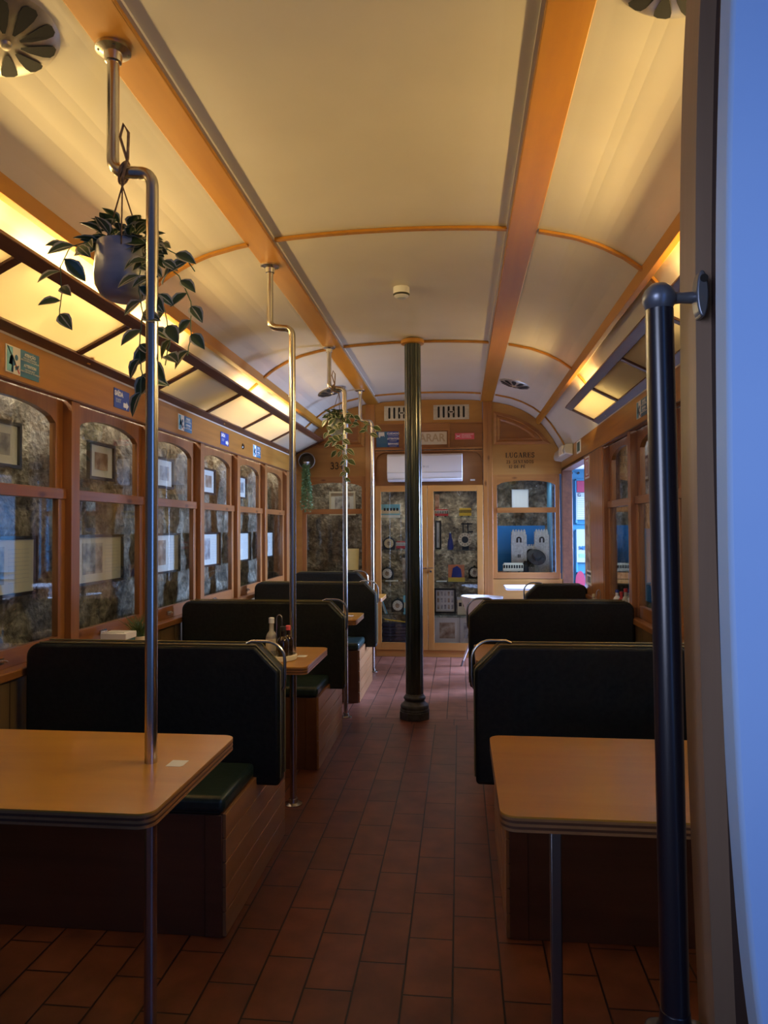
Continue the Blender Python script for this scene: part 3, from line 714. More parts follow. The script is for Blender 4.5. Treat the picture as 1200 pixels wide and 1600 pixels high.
# ------------------------------------------------------------------ tables
def table(side, xa, y0, y1, label, leg=None, group='booth tables with honey veneer tops'):
    s = -1 if side < 0 else 1; xw = XL + .005 if s < 0 else XR - .005
    x0, x1 = sorted((xa, xw)); r = thing('booth_table', label, 'table', ((x0 + x1) / 2, (y0 + y1) / 2, 0), group)
    rr = [.002, .035, .035, .002] if s < 0 else [.035, .002, .002, .035]
    P = rrect(x0, x1, y0, y1, rr, 6)
    mb = MB(); mb.prism(P, 'Z', .727, .731); mb.build('top_surface', W['table'], r)
    mb = MB()
    for i in range(5): mb.prism(P if i % 2 == 0 else rrect(x0, x1 - (.001 if s < 0 else 0), y0 + .001, y1 - .001, rr, 6), 'Z', .697 + i * .006, .703 + i * .006, i % 2)
    mb.build('plywood_edge', [W['plank'], W['bench']], r)
    mb = MB(); mb.box(*sorted((xw, xw - s * .04)), y0 + .05, y1 - .05, .64, .697); mb.build('wall_cleat', W['bench'], r)
    if leg:
        mb = MB(); mb.box(leg[0] - .012, leg[0] + .012, leg[1] - .012, leg[1] + .012, .012, .697); mb.lathe([(.045, 0), (.045, .006), (.02, .012)], (leg[0], leg[1], 0), 20); mb.build('leg', M['darksteel'], r, bevel=.004)
    return r
table(-1, -.672, 1.475, 2.06, 'left front table with honey veneer top and steel pole through it')
table(-1, -.685, 3.09, 3.62, 'second left table holding the bottle caddy, between first and second benches')
table(-1, -.70, 4.70, 5.12, 'third left table from the front, seen behind the second left bench')
table(-1, -.69, 6.21, 6.60, 'fourth left table, small tip showing before the display cabinet')
table(1, .083, 1.54, 2.13, 'right front table with honey veneer top and slim steel leg', leg=(.205, 1.60))
table(1, .070, 3.30, 3.78, 'second right table, corner showing behind nearest right bench', leg=(.20, 3.45))
table(1, .40, 4.95, 5.40, 'third right table behind second right bench, holding the right caddy', leg=(.5, 5.1))
for x, y, lab in ((-.747, 1.80, 'small white sticker on left front table by the pole'), (-.765, 3.36, 'small white sticker on second left table beside the pole'), (-.775, 4.93, 'small white sticker on third left table')):
    mb = MB(); mb.prism([(x - .022, y - .024), (x + .016, y - .024), (x + .022, y - .016), (x + .022, y + .024), (x - .022, y + .024)], 'Z', .731, .7318); o = mb.build('table_sticker', M['paper']); tag(o, lab, 'sticker')

# ------------------------------------------------------------------ steel poles on the left
def bend(p0, p1, p2, r, n=8):
    p0, p1, p2 = map(Vector, (p0, p1, p2)); a = (p0 - p1).normalized(); b = (p2 - p1).normalized()
    ang = a.angle(b); d = r / math.tan(ang / 2); s = p1 + a * d; e = p1 + b * d
    return [s * (1 - t) ** 2 + p1 * 2 * t * (1 - t) + e * t * t for t in [i / n for i in range(n + 1)]]
def steel_pole(y, label, zj=2.335, r=.0165, yt=None):
    xl, xu = -.821, -.934
    t = thing('steel_pole', label, 'pole', (xl, y, 0), 'steel poles with an offset bend')
    pts = [Vector((xl, y, .012))] + [Vector((xl, y, z)) for z in (.7, 1.4, 2.0)]
    pts += bend((xl, y, 2.0), (xl, y, zj), (xu, y, zj + .012), .042)
    pts += bend((xl, y, zj), (xu, y, zj + .012), (xu, y, 2.6), .042) + [Vector((xu, y, 2.655))]
    mb = MB(); mb.tube(pts, r, 20); mb.build('tube', M['chrome'], t)
    mb = MB(); mb.lathe([(.045, 0), (.045, .006), (.024, .012), (.021, .03), (.0175, .031)], (xl, y, 0), 24); mb.build('floor_flange', M['chrome'], t)
    mb = MB(); mb.lathe([(.0175, 2.628), (.022, 2.63), (.025, 2.652), (.047, 2.66), (.047, 2.668)], (xu, y, 0), 24)
    for k in range(4):
        a = k * PI / 2 + .5; mb.lathe([(.005, 2.656), (.006, 2.661)], (xu + .036 * math.cos(a), y + .036 * math.sin(a), 0), 8, 1)
    mb.build('ceiling_flange', [M['chrome'], M['jet']], t)
    return t
for y, lab, zj in ((1.803, 'nearest steel pole, rising through the left front table', 2.315), (3.401, 'second steel pole, through the condiment table', 2.345), (4.999, 'third steel pole, carrying the smaller hanging plant', 2.36), (6.597, 'farthest steel pole, beside the display cabinet', 2.365)):
    steel_pole(y, lab, zj)

# ------------------------------------------------------------------ fluted column
cl = thing('fluted_column', 'dark green fluted iron column standing in the aisle', 'column', (-.328, 5.02, 0))
mb = MB(); NF = 80
def flute(j, n): return 1 - .055 * (.5 - .5 * math.cos(2 * PI * j / n * 16)) ** .8
mb.lathe([(.063, .17), (.062, .9), (.060, 1.8), (.0585, 2.67)], (-.328, 5.02, 0), NF, rfun=flute); mb.build('shaft', M['iron'], cl)
mb = MB(); c = (-.328, 5.02, 0)
mb.prism([(c[0] + .112 * math.cos(a), c[1] + .112 * math.sin(a)) for a in [PI / 8 + i * PI / 4 for i in range(8)]], 'Z', 0, .055)
mb.lathe([(.104, .055), (.104, .066), (.098, .072), (.102, .085), (.096, .10), (.084, .108), (.076, .118), (.070, .125), (.074, .134), (.079, .142), (.078, .152), (.070, .160), (.066, .165), (.064, .175)], c, 48)
mb.build('base', M['base'], cl, bevel=.004)
mb = MB(); mb.lathe([(.062, 2.672), (.082, 2.676), (.083, 2.70), (.07, 2.706)], c, 40); mb.build('wooden_collar', W['beam'], cl)

# ------------------------------------------------------------------ ceiling fittings
t = thing('smoke_detector', 'round white smoke detector on the ceiling', 'smoke detector', (-.318, 3.93, 2.66))
mb = MB(); mb.lathe([(.028, 2.655), (.042, 2.662), (.046, 2.672), (.046, 2.711)], (-.318, 3.93, 0), 32); mb.build('housing', M['acw'], t)
mb = MB(); mb.lathe([(.018, 2.648), (.026, 2.651), (.026, 2.656)], (-.318, 3.93, 0), 24); mb.build('sensor_cap', M['acg'], t)
mb = MB(); mb.lathe([(.0435, 2.6635), (.0468, 2.672), (.0468, 2.6735)], (-.318, 3.93, 0), 32); mb.build('vent_gap', M['jet'], t)

def roof_vent(x, y, label, tiltz, rad=.142):
    t = thing('roof_vent', label, 'vent', (0, 0, 0), 'round metal roof vents')
    mb = MB(); mb.lathe([(.02, -.024), (rad * .55, -.020), (rad * .88, -.012), (rad, -.002), (rad, .006)], (0, 0, 0), 48); mb.build('dish', M['steel'], t)
    mb = MB()
    for k in range(10):
        a = k * 2 * PI / 10 + .2
        pts = []
        for (u, w) in ((.26, .02), (.45, .07), (.7, .115), (.84, .115), (.90, .06), (.90, -.06), (.84, -.115), (.7, -.115), (.45, -.07), (.26, -.02)):
            px, py = u * rad, w * rad * 1.25
            q = u; zz = -.0245 + (.0245 - .012) * max(0, (q - .3) / .6) ** 1.4 - .0012
            pts.append((px * math.cos(a) - py * math.sin(a), px * math.sin(a) + py * math.cos(a), zz))
        mb.add(pts, [tuple(range(10))])
    mb.build('petal_slots', M['slot'], t)
    mb = MB(); mb.lathe([(.002, -.034), (.012, -.032), (.016, -.022)], (0, 0, 0), 16); mb.build('hub', M['steel'], t)
    t.rotation_euler = (0, tiltz, 0)
    a = x - XC; t.location = (x, y, zc(a) - .005)
    return t
for x, y, lab in ((-1.165, 1.67, 'round roof vent cut by top left corner of the view'), (.50, 1.66, 'round roof vent cut by top edge, above the grab pole'), (-1.17, 6.38, 'round roof vent far left, behind the smaller hanging plant'), (.50, 6.32, 'round roof vent far right, between beam and light box')):
    a = x - XC; sl = math.atan((zc(a + .05) - zc(a - .05)) / .1); roof_vent(x, y, lab, -sl)

# ------------------------------------------------------------------ signs
def sign_plate(side_x, y0, y1, z0, z1, m, parent, face, d=.003, name='plate'):
    mb = MB()
    if face == '+X': mb.box(side_x, side_x + d, y0, y1, z0, z1)
    elif face == '-X': mb.box(side_x - d, side_x, y0, y1, z0, z1)
    else: mb.box(y0, y1, side_x - d, side_x, z0, z1)
    return mb.build(name, m, parent, bevel=.0)
def attention(y0, y1, z0, z1, lab, side=-1):
    face = '+X' if side < 0 else '-X'; x = XL if side < 0 else XR; sg = 1 if side < 0 else -1
    t = thing('warning_sign', lab, 'sign', (x, (y0 + y1) / 2, z0)); w = y1 - y0; h = z1 - z0
    ys = (y0, y1) if side < 0 else (y1, y0); U = lambda u: ys[0] + (ys[1] - ys[0]) * u
    V = lambda v: z0 + h * v
    a, b = sorted((U(.42), U(1))); sign_plate(x, a, b, z0, z1, M['teal'], t, face)
    a, b = sorted((U(0), U(.42))); sign_plate(x, a, b, z0, z1, M['signw'], t, face, name='pictogram_field')
    xf = x + sg * .0035
    mb = MB()
    def ppoly(pts, m=0): mb.prism([(U(u), V(v)) for u, v in pts], 'X', xf, xf + sg * .0006, m)
    ppoly([(.03, .05), (.19, .05), (.19, .95), (.03, .95)], 1)
    ppoly([(.08, .32), (.12, .62), (.19, .68), (.25, .52), (.29, .36), (.22, .28), (.21, .05), (.16, .05), (.16, .3)])
    ppoly([(.30 + .045 * math.cos(q), .62 + .11 * math.sin(q)) for q in [i * PI / 5 for i in range(10)]])
    ppoly([(.26, .28), (.38, .36), (.36, .24), (.28, .14)])
    ppoly([(.03, .93), (.05, .97), (.40, .08), (.38, .04)], 2)
    mb.build('pictogram', [M['teal'], M['skyb'], M['red']], t)
    ext = (xf, U(.71), 0)
    text('lettering', 'ATENÇÃO', h * .16, (xf, U(.71), V(.84)), M['signw'], t, face, 'CENTER', .9, .0006)
    text('lettering', 'PARA SUA SEGURANÇA\nNÃO SE DEBRUCE NAS JANELAS', h * .085, (xf, U(.71), V(.68)), M['signw'], t, face, 'CENTER', .9)
    text('lettering', 'ATTENTION', h * .15, (xf, U(.71), V(.44)), M['signw'], t, face, 'CENTER', .9, .0006)
    text('lettering', 'FOR YOUR SAFETY\nDO NOT LEAN OUT OF THE WINDOW', h * .085, (xf, U(.71), V(.26)), M['signw'], t, face, 'CENTER', .85)
def exit_sign(y0, y1, z0, z1, lab, side=-1):
    face = '+X' if side < 0 else '-X'; x = XL if side < 0 else XR; sg = 1 if side < 0 else -1
    t = thing('exit_sign', lab, 'sign', (x, (y0 + y1) / 2, z0)); h = z1 - z0
    sign_plate(x, y0, y1, z0, z1, M['blue'], t, face)
    ys = (y0, y1) if side < 0 else (y1, y0); U = lambda u: ys[0] + (ys[1] - ys[0]) * u; V = lambda v: z0 + h * v; xf = x + sg * .0035
    if side < 0: tx1, tx2 = .30, .28
    else: tx1, tx2 = .62, .66
    text('lettering', 'SAÍDA', h * .34, (xf, U(tx1), V(.74)), M['signw'], t, face, 'CENTER', .95, .0015)
    text('lettering', 'EXIT', h * .30, (xf, U(tx2), V(.38)), M['acg'], t, face, 'CENTER', .9)
    mb = MB(); A = [(.60, .13), (.60, .37), (.80, .37), (.80, .48), (.95, .25), (.80, .02), (.80, .13)]
    if side > 0: A = [(1 - u - .02, v + .05) for u, v in A]
    mb.prism([(U(u), V(v)) for u, v in A], 'X', xf, xf + sg * .0006); mb.build('arrow', M['signw'], t)
attention(2.565, 2.785, 1.975, 2.085, 'warning sign with leaning figure, nearest on left header board')
exit_sign(3.435, 3.60, 1.985, 2.085, 'blue SAÍDA EXIT sign on left header, beside the big plant')
attention(4.265, 4.49, 1.985, 2.085, 'small warning sign in the middle of the left header board')
exit_sign(5.06, 5.24, 1.985, 2.08, 'farther blue SAÍDA EXIT sign on left header board')
attention(5.885, 6.11, 1.98, 2.08, 'farthest warning sign on left header board')
exit_sign(3.26, 3.44, 2.0, 2.095, 'blue SAÍDA EXIT sign on right header beside the doorway pole', side=1)
attention(4.04, 4.28, 1.985, 2.085, 'warning sign on right header, half hidden by the grab pole', side=1)
o = MB(); o.lathe([(.024, 0), (.024, .006), (.018, .010)], (XL, 5.60, 2.03), 20, ax='X'); o = o.build('wall_plaque', M['amber']); tag(o, 'small round wooden plaque on left header between two signs', 'knob')
# signs on end bulkhead
t = thing('pickpocket_sign', 'blue CUIDADO ATTENTION BEWARE sign left of the column', 'sign', (-.755, YB, 2.21)); ys = YB + .004
sign_plate(ys, -.875, -.755, 2.212, 2.378, M['teal'], t, '-Y'); sign_plate(ys, -.755, -.636, 2.212, 2.378, M['blue'], t, '-Y', name='text_field')
mb = MB(); mb.prism([(-.85, 2.372), (-.79, 2.372), (-.788, 2.32), (-.80, 2.335), (-.812, 2.325), (-.826, 2.335), (-.84, 2.31), (-.851, 2.33)], 'Y', ys - .0045, ys - .003); mb.build('pictogram', M['signw'], t)
for z, b_, c_t in ((2.355, 'CUIDADO', 'COM OS CARTEIRISTAS'), (2.300, 'ATTENTION', 'AU PICKPOCKET'), (2.245, 'BEWARE', 'OF PICKPOCKETS')):
    text('lettering', b_, .030, (-.695, ys - .0035, z), M['signw'], t, '-Y', 'CENTER', .75 if len(b_) > 7 else .95, .001)
    text('lettering', c_t, .013, (-.695, ys - .0035, z - .024), M['signw'], t, '-Y', 'CENTER', .8)
t = thing('letter_sign', 'pale PARAR sign half hidden behind the column', 'sign', (-.31, YB, 2.23))
sign_plate(ys, -.50, -.127, 2.232, 2.366, M['pale'], t, '-Y')
text('lettering', 'PARAR', .115, (-.31, ys - .0035, 2.30), M['sandl'], t, '-Y', 'CENTER', .93, .003)
t = thing('smoking_sign', 'pink no smoking sticker right of the column', 'sign', (.06, YB, 2.28))
sign_plate(ys, -.042, .160, 2.280, 2.347, M['pink'], t, '-Y')
text('lettering', 'NÃO FUMADORES\nNO SMOKING\nNON FUMEURS', .017, (.025, ys - .0035, 2.316), M['paper'], t, '-Y', 'LEFT', .9)
mb = MB()
for a in (.5, -.5): 
    ca, sa = math.cos(a) * .026, math.sin(a) * .026
    mb.tube([(-.008 - ca, ys - .004, 2.314 - sa), (-.008 + ca, ys - .004, 2.314 + sa)], .0025, 6)
mb.build('cross_mark', M['signw'], t)
def slot_vent(x0, lab):
    t = thing('slot_vent', lab, 'vent', (x0 + .187, YB, 2.49), 'metal slot vents above the air conditioner')
    mb = MB(); mb.box(x0, x0 + .375, YB - .004, YB, 2.492, 2.648); mb.build('plate', M['steel'], t, bevel=.001)
    mb = MB()
    for k in range(6):
        xc = x0 + .056 + k * .0525; mb.prism(rrect(xc - .011, xc + .011, 2.512, 2.632, .0105, 4), 'Y', YB - .0055, YB - .004)
    mb.build('slots', M['slot'], t)
    mb = MB(); mb.prism(rrect(x0 + .158, x0 + .217, 2.558, 2.584, .012, 4), 'Y', YB - .012, YB - .005); mb.build('knob_plate', M['steel'], t)
    mb = MB(); mb.prism(rrect(x0 + .168, x0 + .207, 2.565, 2.577, .005, 4), 'Y', YB - .014, YB - .012); mb.build('slide_knob', M['slot'], t)
slot_vent(-.79, 'metal slot vent left, partly behind the column'); slot_vent(-.267, 'metal slot vent right of the column, above the pink sticker')

# air conditioner
t = thing('air_conditioner', 'white wall air conditioner above the display cabinet', 'air conditioner', (-.355, YB, 1.84))
prof = [(YB + .03, 2.122), (YB - .12, 2.122), (YB - .15, 2.10), (YB - .155, 1.925), (YB - .125, 1.858), (YB - .09, 1.84), (YB + .03, 1.84)]
mb = MB(); mb.prism(prof, 'X', -.748, .034); mb.build('body', M['acw'], t, bevel=.006)
mb = MB(); mb.box(-.748, .034, YB - .157, YB - .14, 1.922, 1.927); mb.box(-.69, -.02, YB - .135, YB - .12, 1.865, 1.869); mb.build('louvre_gap', M['acg'], t)
text('brand_mark', '● LG', .026, (-.375, YB - .157, 1.985), M['acg'], t, '-Y', 'LEFT', 1, .001)
mb = MB(); mb.box(.115, .165, YB + .025, YB + .031, 1.845, 1.862); o = mb.build('label_tag', M['signw']); tag(o, 'tiny white tag on the board right of the air conditioner', 'label')

# ------------------------------------------------------------------ display cabinet
cab = thing('display_cabinet', 'tall honey wood display cabinet with two glass doors', 'cabinet', (-.325, YB + .15, 0))
yf = YB - .03
mb = MB(); mb.box(-.89, -.868, YB, YB + .32, 0, 1.80); mb.box(.223, .245, YB, YB + .32, 0, 1.80); mb.box(-.868, .223, YB, YB + .32, 1.78, 1.80); mb.box(-.868, .223, YB, YB + .32, .07, .125)
mb.build('carcass', W['cabZ'], cab)
mb = MB(); mb.box(-.885, .24, YB - .015, YB + .02, 0, .068); mb.build('plinth', W['cabX'], cab, bevel=.002)
for k, (x0, x1, hs) in enumerate(((-.888, -.338, 1), (-.333, .243, -1))):
    d = MB(); st = .062
    d.box(x0, x0 + st, yf, yf + .022, .072, 1.795); d.box(x1 - st, x1, yf, yf + .022, .072, 1.795)
    dd = d.build('door', W['cabZ'], cab, bevel=.002)
    for z0, z1 in ((.072, .15), (1.735, 1.795)):
        mb = MB(); mb.box(x0 + st, x1 - st, yf, yf + .022, z0, z1); mb.build('rail', W['cabX'], dd, bevel=.002)
    mb = MB(); mb.box(x0 + st - .008, x1 - st + .008, yf + .009, yf + .012, .145, 1.74); mb.build('pane', M['glass'], dd)
    xh = x1 - .01 if hs > 0 else x0 + .01
    mb = MB(); mb.tube([(xh, yf, .932), (xh, yf - .025, .932), (xh - hs * .045, yf - .025, .932), (xh - hs * .045, yf, .932)], .0045, 8); mb.build('handle', M['chrome'], dd)
mb = MB(); mb.lathe([(.012, -.012), (.013, 0)], (-.305, yf, .895), 16, ax='Y'); mb.build('lock', M['chrome'], cab)
SH = [1.462, 1.118, .783, .438]
for z in SH:
    mb = MB(); mb.box(-.868, .223, YB + .02, YB + .30, z - .006, z); mb.build('glass_shelf', M['shelfg'], cab)
YC = YB + .10
def atpx(x0, x1): return x0, x1
def toy_tram(x0, x1, z, mbody, mroof, lab, h=.075, y=YC, grp=None, stripe=None):
    t = thing('toy_tram', lab, 'toy', ((x0 + x1) / 2, y, z)); w = x1 - x0; zz = z + .003
    mb = MB(); mb.box(x0, x1, y - .025, y + .025, zz + .012, zz + h * .45); mb.box(x0 + w * .04, x1 - w * .04, y - .022, y + .022, zz + h * .8, zz + h); mb.build('body', mbody, t, bevel=.003)
    mb = MB(); mb.box(x0 + .004, x1 - .004, y - .018, y + .018, zz + h * .45, zz + h * .8); mb.build('window_band', M['jet'], t)
    mb = MB()
    k = 8
    for i in range(k + 1):
        xx = x0 + w * i / k; mb.box(max(xx - .003, x0), min(xx + .003, x1), y - .0245, y - .0165, zz + h * .45, zz + h * .82)
    mb.box(x0 - .003, x1 + .003, y - .026, y + .026, zz + h * .79, zz + h * .84); mb.build('window_posts', mroof, t)
    mb = MB()
    for xx in (x0 + w * .22, x1 - w * .22): mb.lathe([(.012, -.022), (.012, .022)], (xx, y, zz + .012), 14, ax='Y')
    mb.build('wheels', M['jet'], t)
def table_clock(x, z, r, face, lab, y=YC - .02, body=True):
    t = thing('table_clock', lab, 'clock', (x, y, z - r - .02))
    mb = MB()
    mb.prism([(x - r - .012, z - r - .017), (x + r + .012, z - r - .017), (x + r + .016, z + r * .5), (x + r * .6, z + r * 1.25), (x - r * .6, z + r * 1.25), (x - r - .016, z + r * .5)], 'Y', y, y + .05)
    mb.lathe([(.012, -.012), (.014, .006)], (x, y + .02, z + r * 1.3), 12, ax='Y'); mb.build('case', M['jet'], t, bevel=.004)
    mb = MB(); mb.lathe([(r * .98, -.008), (r, 0)], (x, y, z), 36, ax='Y'); mb.build('dial', face, t)
    mb = MB()
    for k in range(12):
        a = k * PI / 6; c1, s1 = math.cos(a), math.sin(a); mb.tube([(x + c1 * r * .78, y - .009, z + s1 * r * .78), (x + c1 * r * .92, y - .009, z + s1 * r * .92)], .0018, 5)
    mb.tube([(x, y - .01, z), (x + r * .4, y - .01, z + r * .25)], .002, 5); mb.tube([(x, y - .01, z), (x - r * .2, y - .01, z + r * .65)], .0018, 5)
    mb.build('hands_and_marks', M['ink'], t)
    mb = MB(); mb.lathe([(r * .42, -.0086), (r * .46, -.008)], (x, y, z), 20, ax='Y'); mb.build('inner_dial', M['photo1'], t)
# left door contents
t = thing('tram_card', 'pale blue and yellow tram cut-out card on the top left shelf', 'card', (-.74, YC, SH[0]))
mb = MB(); mb.box(-.845, -.635, YC - .004, YC, SH[0] + .001, SH[0] + .145); mb.build('card', M['skyb'], t)
mb = MB(); mb.box(-.84, -.64, YC - .006, YC - .004, SH[0] + .045, SH[0] + .085); mb.build('yellow_side', M['cream'], t)
mb = MB()
for k in range(5): mb.box(-.81 + k * .034, -.79 + k * .034, YC - .0075, YC - .004, SH[0] + .075, SH[0] + .105)
mb.build('windows', M['jet'], t)
mb = MB(); mb.box(-.845, -.635, YC - .03, YC - .004, SH[0] + .001, SH[0] + .03); mb.build('base', M['signw'], t)
table_clock(-.755, 1.188, .05, M['facec'], 'round cream-faced clock on the second left shelf')
toy_tram(-.675, -.57, SH[1], M['red'], M['signw'], 'red and white toy tram on second left shelf by the column', .09)
table_clock(-.775, .865, .052, M['facew'], 'round white-faced clock on the third left shelf')
mb = MB(); mb.box(-.79, -.66, YC - .07, YC, SH[2] + .001, SH[2] + .012); o = mb.build('leaflet', M['paper']); tag(o, 'stack of pale leaflets lying on the third left shelf', 'leaflet')
t = thing('tall_box', 'tall patterned box with dark cap beside the column', 'box', (-.585, YC, SH[2]))
mb = MB(); mb.box(-.61, -.562, YC - .02, YC + .03, SH[2] + .001, SH[2] + .25); mb.build('carton', M['photo1'], t); mb = MB(); mb.box(-.603, -.569, YC - .014, YC + .024, SH[2] + .25, SH[2] + .285); mb.build('cap', M['jet'], t)
table_clock(-.665, .525, .054, M['facew'], 'round white-faced clock on the fourth left shelf')
t = thing('picture_book', 'slim blue book leaning on fourth left shelf', 'book', (-.81, YC, SH[3])); 
mb = MB(); mb.prism([(-.80, SH[3] + .004), (-.775, SH[3] + .002), (-.825, SH[3] + .14), (-.845, SH[3] + .135)], 'Y', YC - .05, YC); mb.build('cover', M['skyb'], t); mb = MB(); mb.prism([(-.796, SH[3] + .006), (-.782, SH[3] + .005), (-.829, SH[3] + .134), (-.84, SH[3] + .131)], 'Y', YC - .052, YC - .002); mb.build('pages', M['paper'], t)
t = thing('blue_box', 'upright blue and yellow box on fourth left shelf', 'box', (-.59, YC, SH[3]))
mb = MB(); mb.box(-.605, -.56, YC - .01, YC + .03, SH[3] + .001, SH[3] + .19); mb.build('carton', M['skyb'], t); mb = MB(); mb.box(-.6, -.565, YC - .012, YC - .009, SH[3] + .06, SH[3] + .12); mb.build('yellow_label', M['cream'], t)
for k in range(6):
    z = .127 + k * .035; mb = MB(); dx = .01 * math.sin(k * 2.3)
    mb.box(-.83 + dx, -.56 + dx, YC - .06, YC + .10, z, z + .031); o = mb.build('folded_cloth', M['navyc'], bevel=.008)
    tag(o, 'dark blue folded cloth piled at cabinet bottom left', 'cloth', 'folded dark cloths at the cabinet bottom')
mb = MB(); mb.tube([(-.80, YC - .075, .385), (-.56, YC - .05, .352)], .006, 8); o = mb.build('yellow_rod', M['yellow']); tag(o, 'thin yellow rod lying above the folded dark cloths', 'rod')
# right door contents
RX = lambda px: (px - 669.5) * .00683 - .335     # along the cabinet front, one photo unit = 6.8 mm
toy_tram(-.262, -.12, SH[0], M['red'], M['signw'], 'red and white toy tram on the top right shelf', .085)
toy_tram(-.005, .125, SH[0], M['yellow'], M['yellow'], 'yellow toy tram on the top right shelf', .095)
mb = MB(); mb.box(-.262, -.215, YC + .04, YC + .07, SH[0] + .001, SH[0] + .25); o = mb.build('tall_card', M['photo1']); tag(o, 'tall pale patterned card behind the red toy tram', 'card')
mb = MB(); mb.tube([(-.03, YC, 1.778), (-.02, YC - .01, 1.72), (.0, YC - .01, 1.695), (.012, YC - .01, 1.71), (-.005, YC, 1.775)], .003, 6); o = mb.build('cable_loop', M['acw']); tag(o, 'thin white cable loop hanging at the cabinet top', 'cable')
def frame_pic(x0, x1, z0, z1, lab, mimg, y=YC + .02, bw=.018, name='framed_picture', fm=None, mount=.3, face='-Y', xw=None, grp=None):
    """framed picture facing -Y, or +X on the left stone wall"""
    t = thing(name, lab, 'picture', (((x0 + x1) / 2, y, z0) if face == '-Y' else (xw, (x0 + x1) / 2, z0)), grp)
    def bb(mb, a, b, c, d, e0, e1):
        if face == '-Y': mb.box(a, b, y - e1, y - e0, c, d)
        elif face == '+X': mb.box(xw + e0, xw + e1, a, b, c, d)
        else: mb.box(xw - e1, xw - e0, a, b, c, d)
    mb = MB(); bb(mb, x0, x1, z0, z0 + bw, 0, .02); bb(mb, x0, x1, z1 - bw, z1, 0, .02); bb(mb, x0, x0 + bw, z0 + bw, z1 - bw, 0, .02); bb(mb, x1 - bw, x1, z0 + bw, z1 - bw, 0, .02)
    mb.build('frame', fm or M['frameb'], t)
    mb = MB(); bb(mb, x0 + bw, x1 - bw, z0 + bw, z1 - bw, .002, .008); mb.build('mount', M['mount'], t)
    mx, mz = (x1 - x0) * mount / 2 + bw, (z1 - z0) * mount / 2 + bw
    if mimg is not None:
        mb = MB(); bb(mb, x0 + mx, x1 - mx, z0 + mz, z1 - mz, .008, .010); mb.build('print', mimg, t)
    return t
frame_pic(-.262, -.195, SH[1] + .005, SH[1] + .31, 'narrow framed print at left of second right shelf', M['photo2'], mount=.35)
t = thing('blue_vase', 'deep blue glass vase on second right shelf', 'vase', (-.10, YC, SH[1]))
mb = MB(); mb.lathe([(.03, .001), (.034, .03), (.028, .09), (.016, .13), (.012, .165), (.018, .175)], (-.10, YC, SH[1]), 20); mb.build('body', M['dblue'], t); mb = MB(); mb.lathe([(.011, .17), (.005, .19)], (-.10, YC, SH[1]), 12); mb.build('stopper', M['acg'], t)
t = thing('ring_clock', 'open ring clock with numerals on second right shelf', 'clock', (.055, YC, SH[1])); zc_, xc_ = 1.225, .055
mb = MB(); k = 40; vs = []
for j in range(k):
    a = 2 * PI * j / k
    for rr_, yy in ((.072, YC - .02), (.072, YC - .03), (.036, YC - .03), (.036, YC - .02)): vs.append((xc_ + rr_ * math.cos(a), yy, zc_ + rr_ * math.sin(a)))
mb.add(vs, [(j * 4 + q, ((j + 1) % k) * 4 + q, ((j + 1) % k) * 4 + (q + 1) % 4, j * 4 + (q + 1) % 4) for j in range(k) for q in range(4)]); mb.build('dial_ring', M['facec'], t)
mb = MB()
for j in range(12):
    a = j * PI / 6; mb.tube([(xc_ + math.cos(a) * .046, YC - .031, zc_ + math.sin(a) * .046), (xc_ + math.cos(a) * .064, YC - .031, zc_ + math.sin(a) * .064)], .0028, 5)
mb.build('numerals', M['ink'], t)
mb = MB(); mb.box(xc_ - .03, xc_ + .04, YC - .018, YC + .02, SH[1] + .001, zc_ + .03); mb.box(xc_ - .025, xc_ - .012, YC - .015, YC, zc_ + .03, zc_ + .18); mb.box(xc_ + .025, xc_ + .038, YC - .015, YC, zc_ + .03, zc_ + .18); mb.box(xc_ - .04, xc_ + .08, YC - .015, YC, zc_ + .16, zc_ + .175); mb.box(xc_ + .04, xc_ + .085, YC - .015, YC, zc_ + .075, zc_ + .09); mb.build('movement', M['jet'], t)
t = thing('game_box', 'colourful orange and blue book with yellow base on third right shelf', 'book', (-.055, YC, SH[2]))
mb = MB(); mb.box(-.125, .045, YC - .01, YC + .02, SH[2] + .04, SH[2] + .175); mb.build('cover', M['orange'], t)
mb = MB(); mb.prism([(-.09, SH[2] + .045), (.02, SH[2] + .045), (.01, SH[2] + .13), (-.03, SH[2] + .165), (-.075, SH[2] + .14)], 'Y', YC - .013, YC - .01); mb.build('cover_print', M['dblue'], t)
mb = MB(); mb.box(-.125, .05, YC - .03, YC + .03, SH[2] + .001, SH[2] + .04); mb.build('box_edge', M['yellow'], t)
table_clock(.152, .878, .048, M['facec'], 'dark square clock with cream dial on third right shelf')
mb = MB(); mb.box(-.25, -.14, YC - .08, YC, SH[2] + .001, SH[2] + .006); o = mb.build('leaflet', M['paper']); tag(o, 'single white leaflet lying on third right shelf', 'leaflet')
t = frame_pic(-.275, -.045, SH[3] + .005, SH[3] + .27, 'framed set of small coloured prints on fourth right shelf', None)
mb = MB(); mb2 = MB()
for i in range(5):
    for j in range(3):
        q = (mb, mb2)[(i * 7 + j * 3) % 3 == 0]; q.box(-.243 + i * .037, -.221 + i * .037, YC + .009, YC + .0115, SH[3] + .05 + j * .07, SH[3] + .095 + j * .07)
mb.build('small_prints', M['photo2'], t); mb2.build('small_prints', M['photo1'], t)
t = thing('model_house', 'small cream model tram shed on fourth right shelf', 'model', (.045, YC, SH[3]))
mb = MB(); mb.box(-.03, .13, YC, YC + .06, SH[3] + .001, SH[3] + .15); mb.build('body', M['cream'], t)
mb = MB()
for k in range(3): mb.box(-.015 + k * .045, .015 + k * .045, YC - .003, YC, SH[3] + .08, SH[3] + .12)
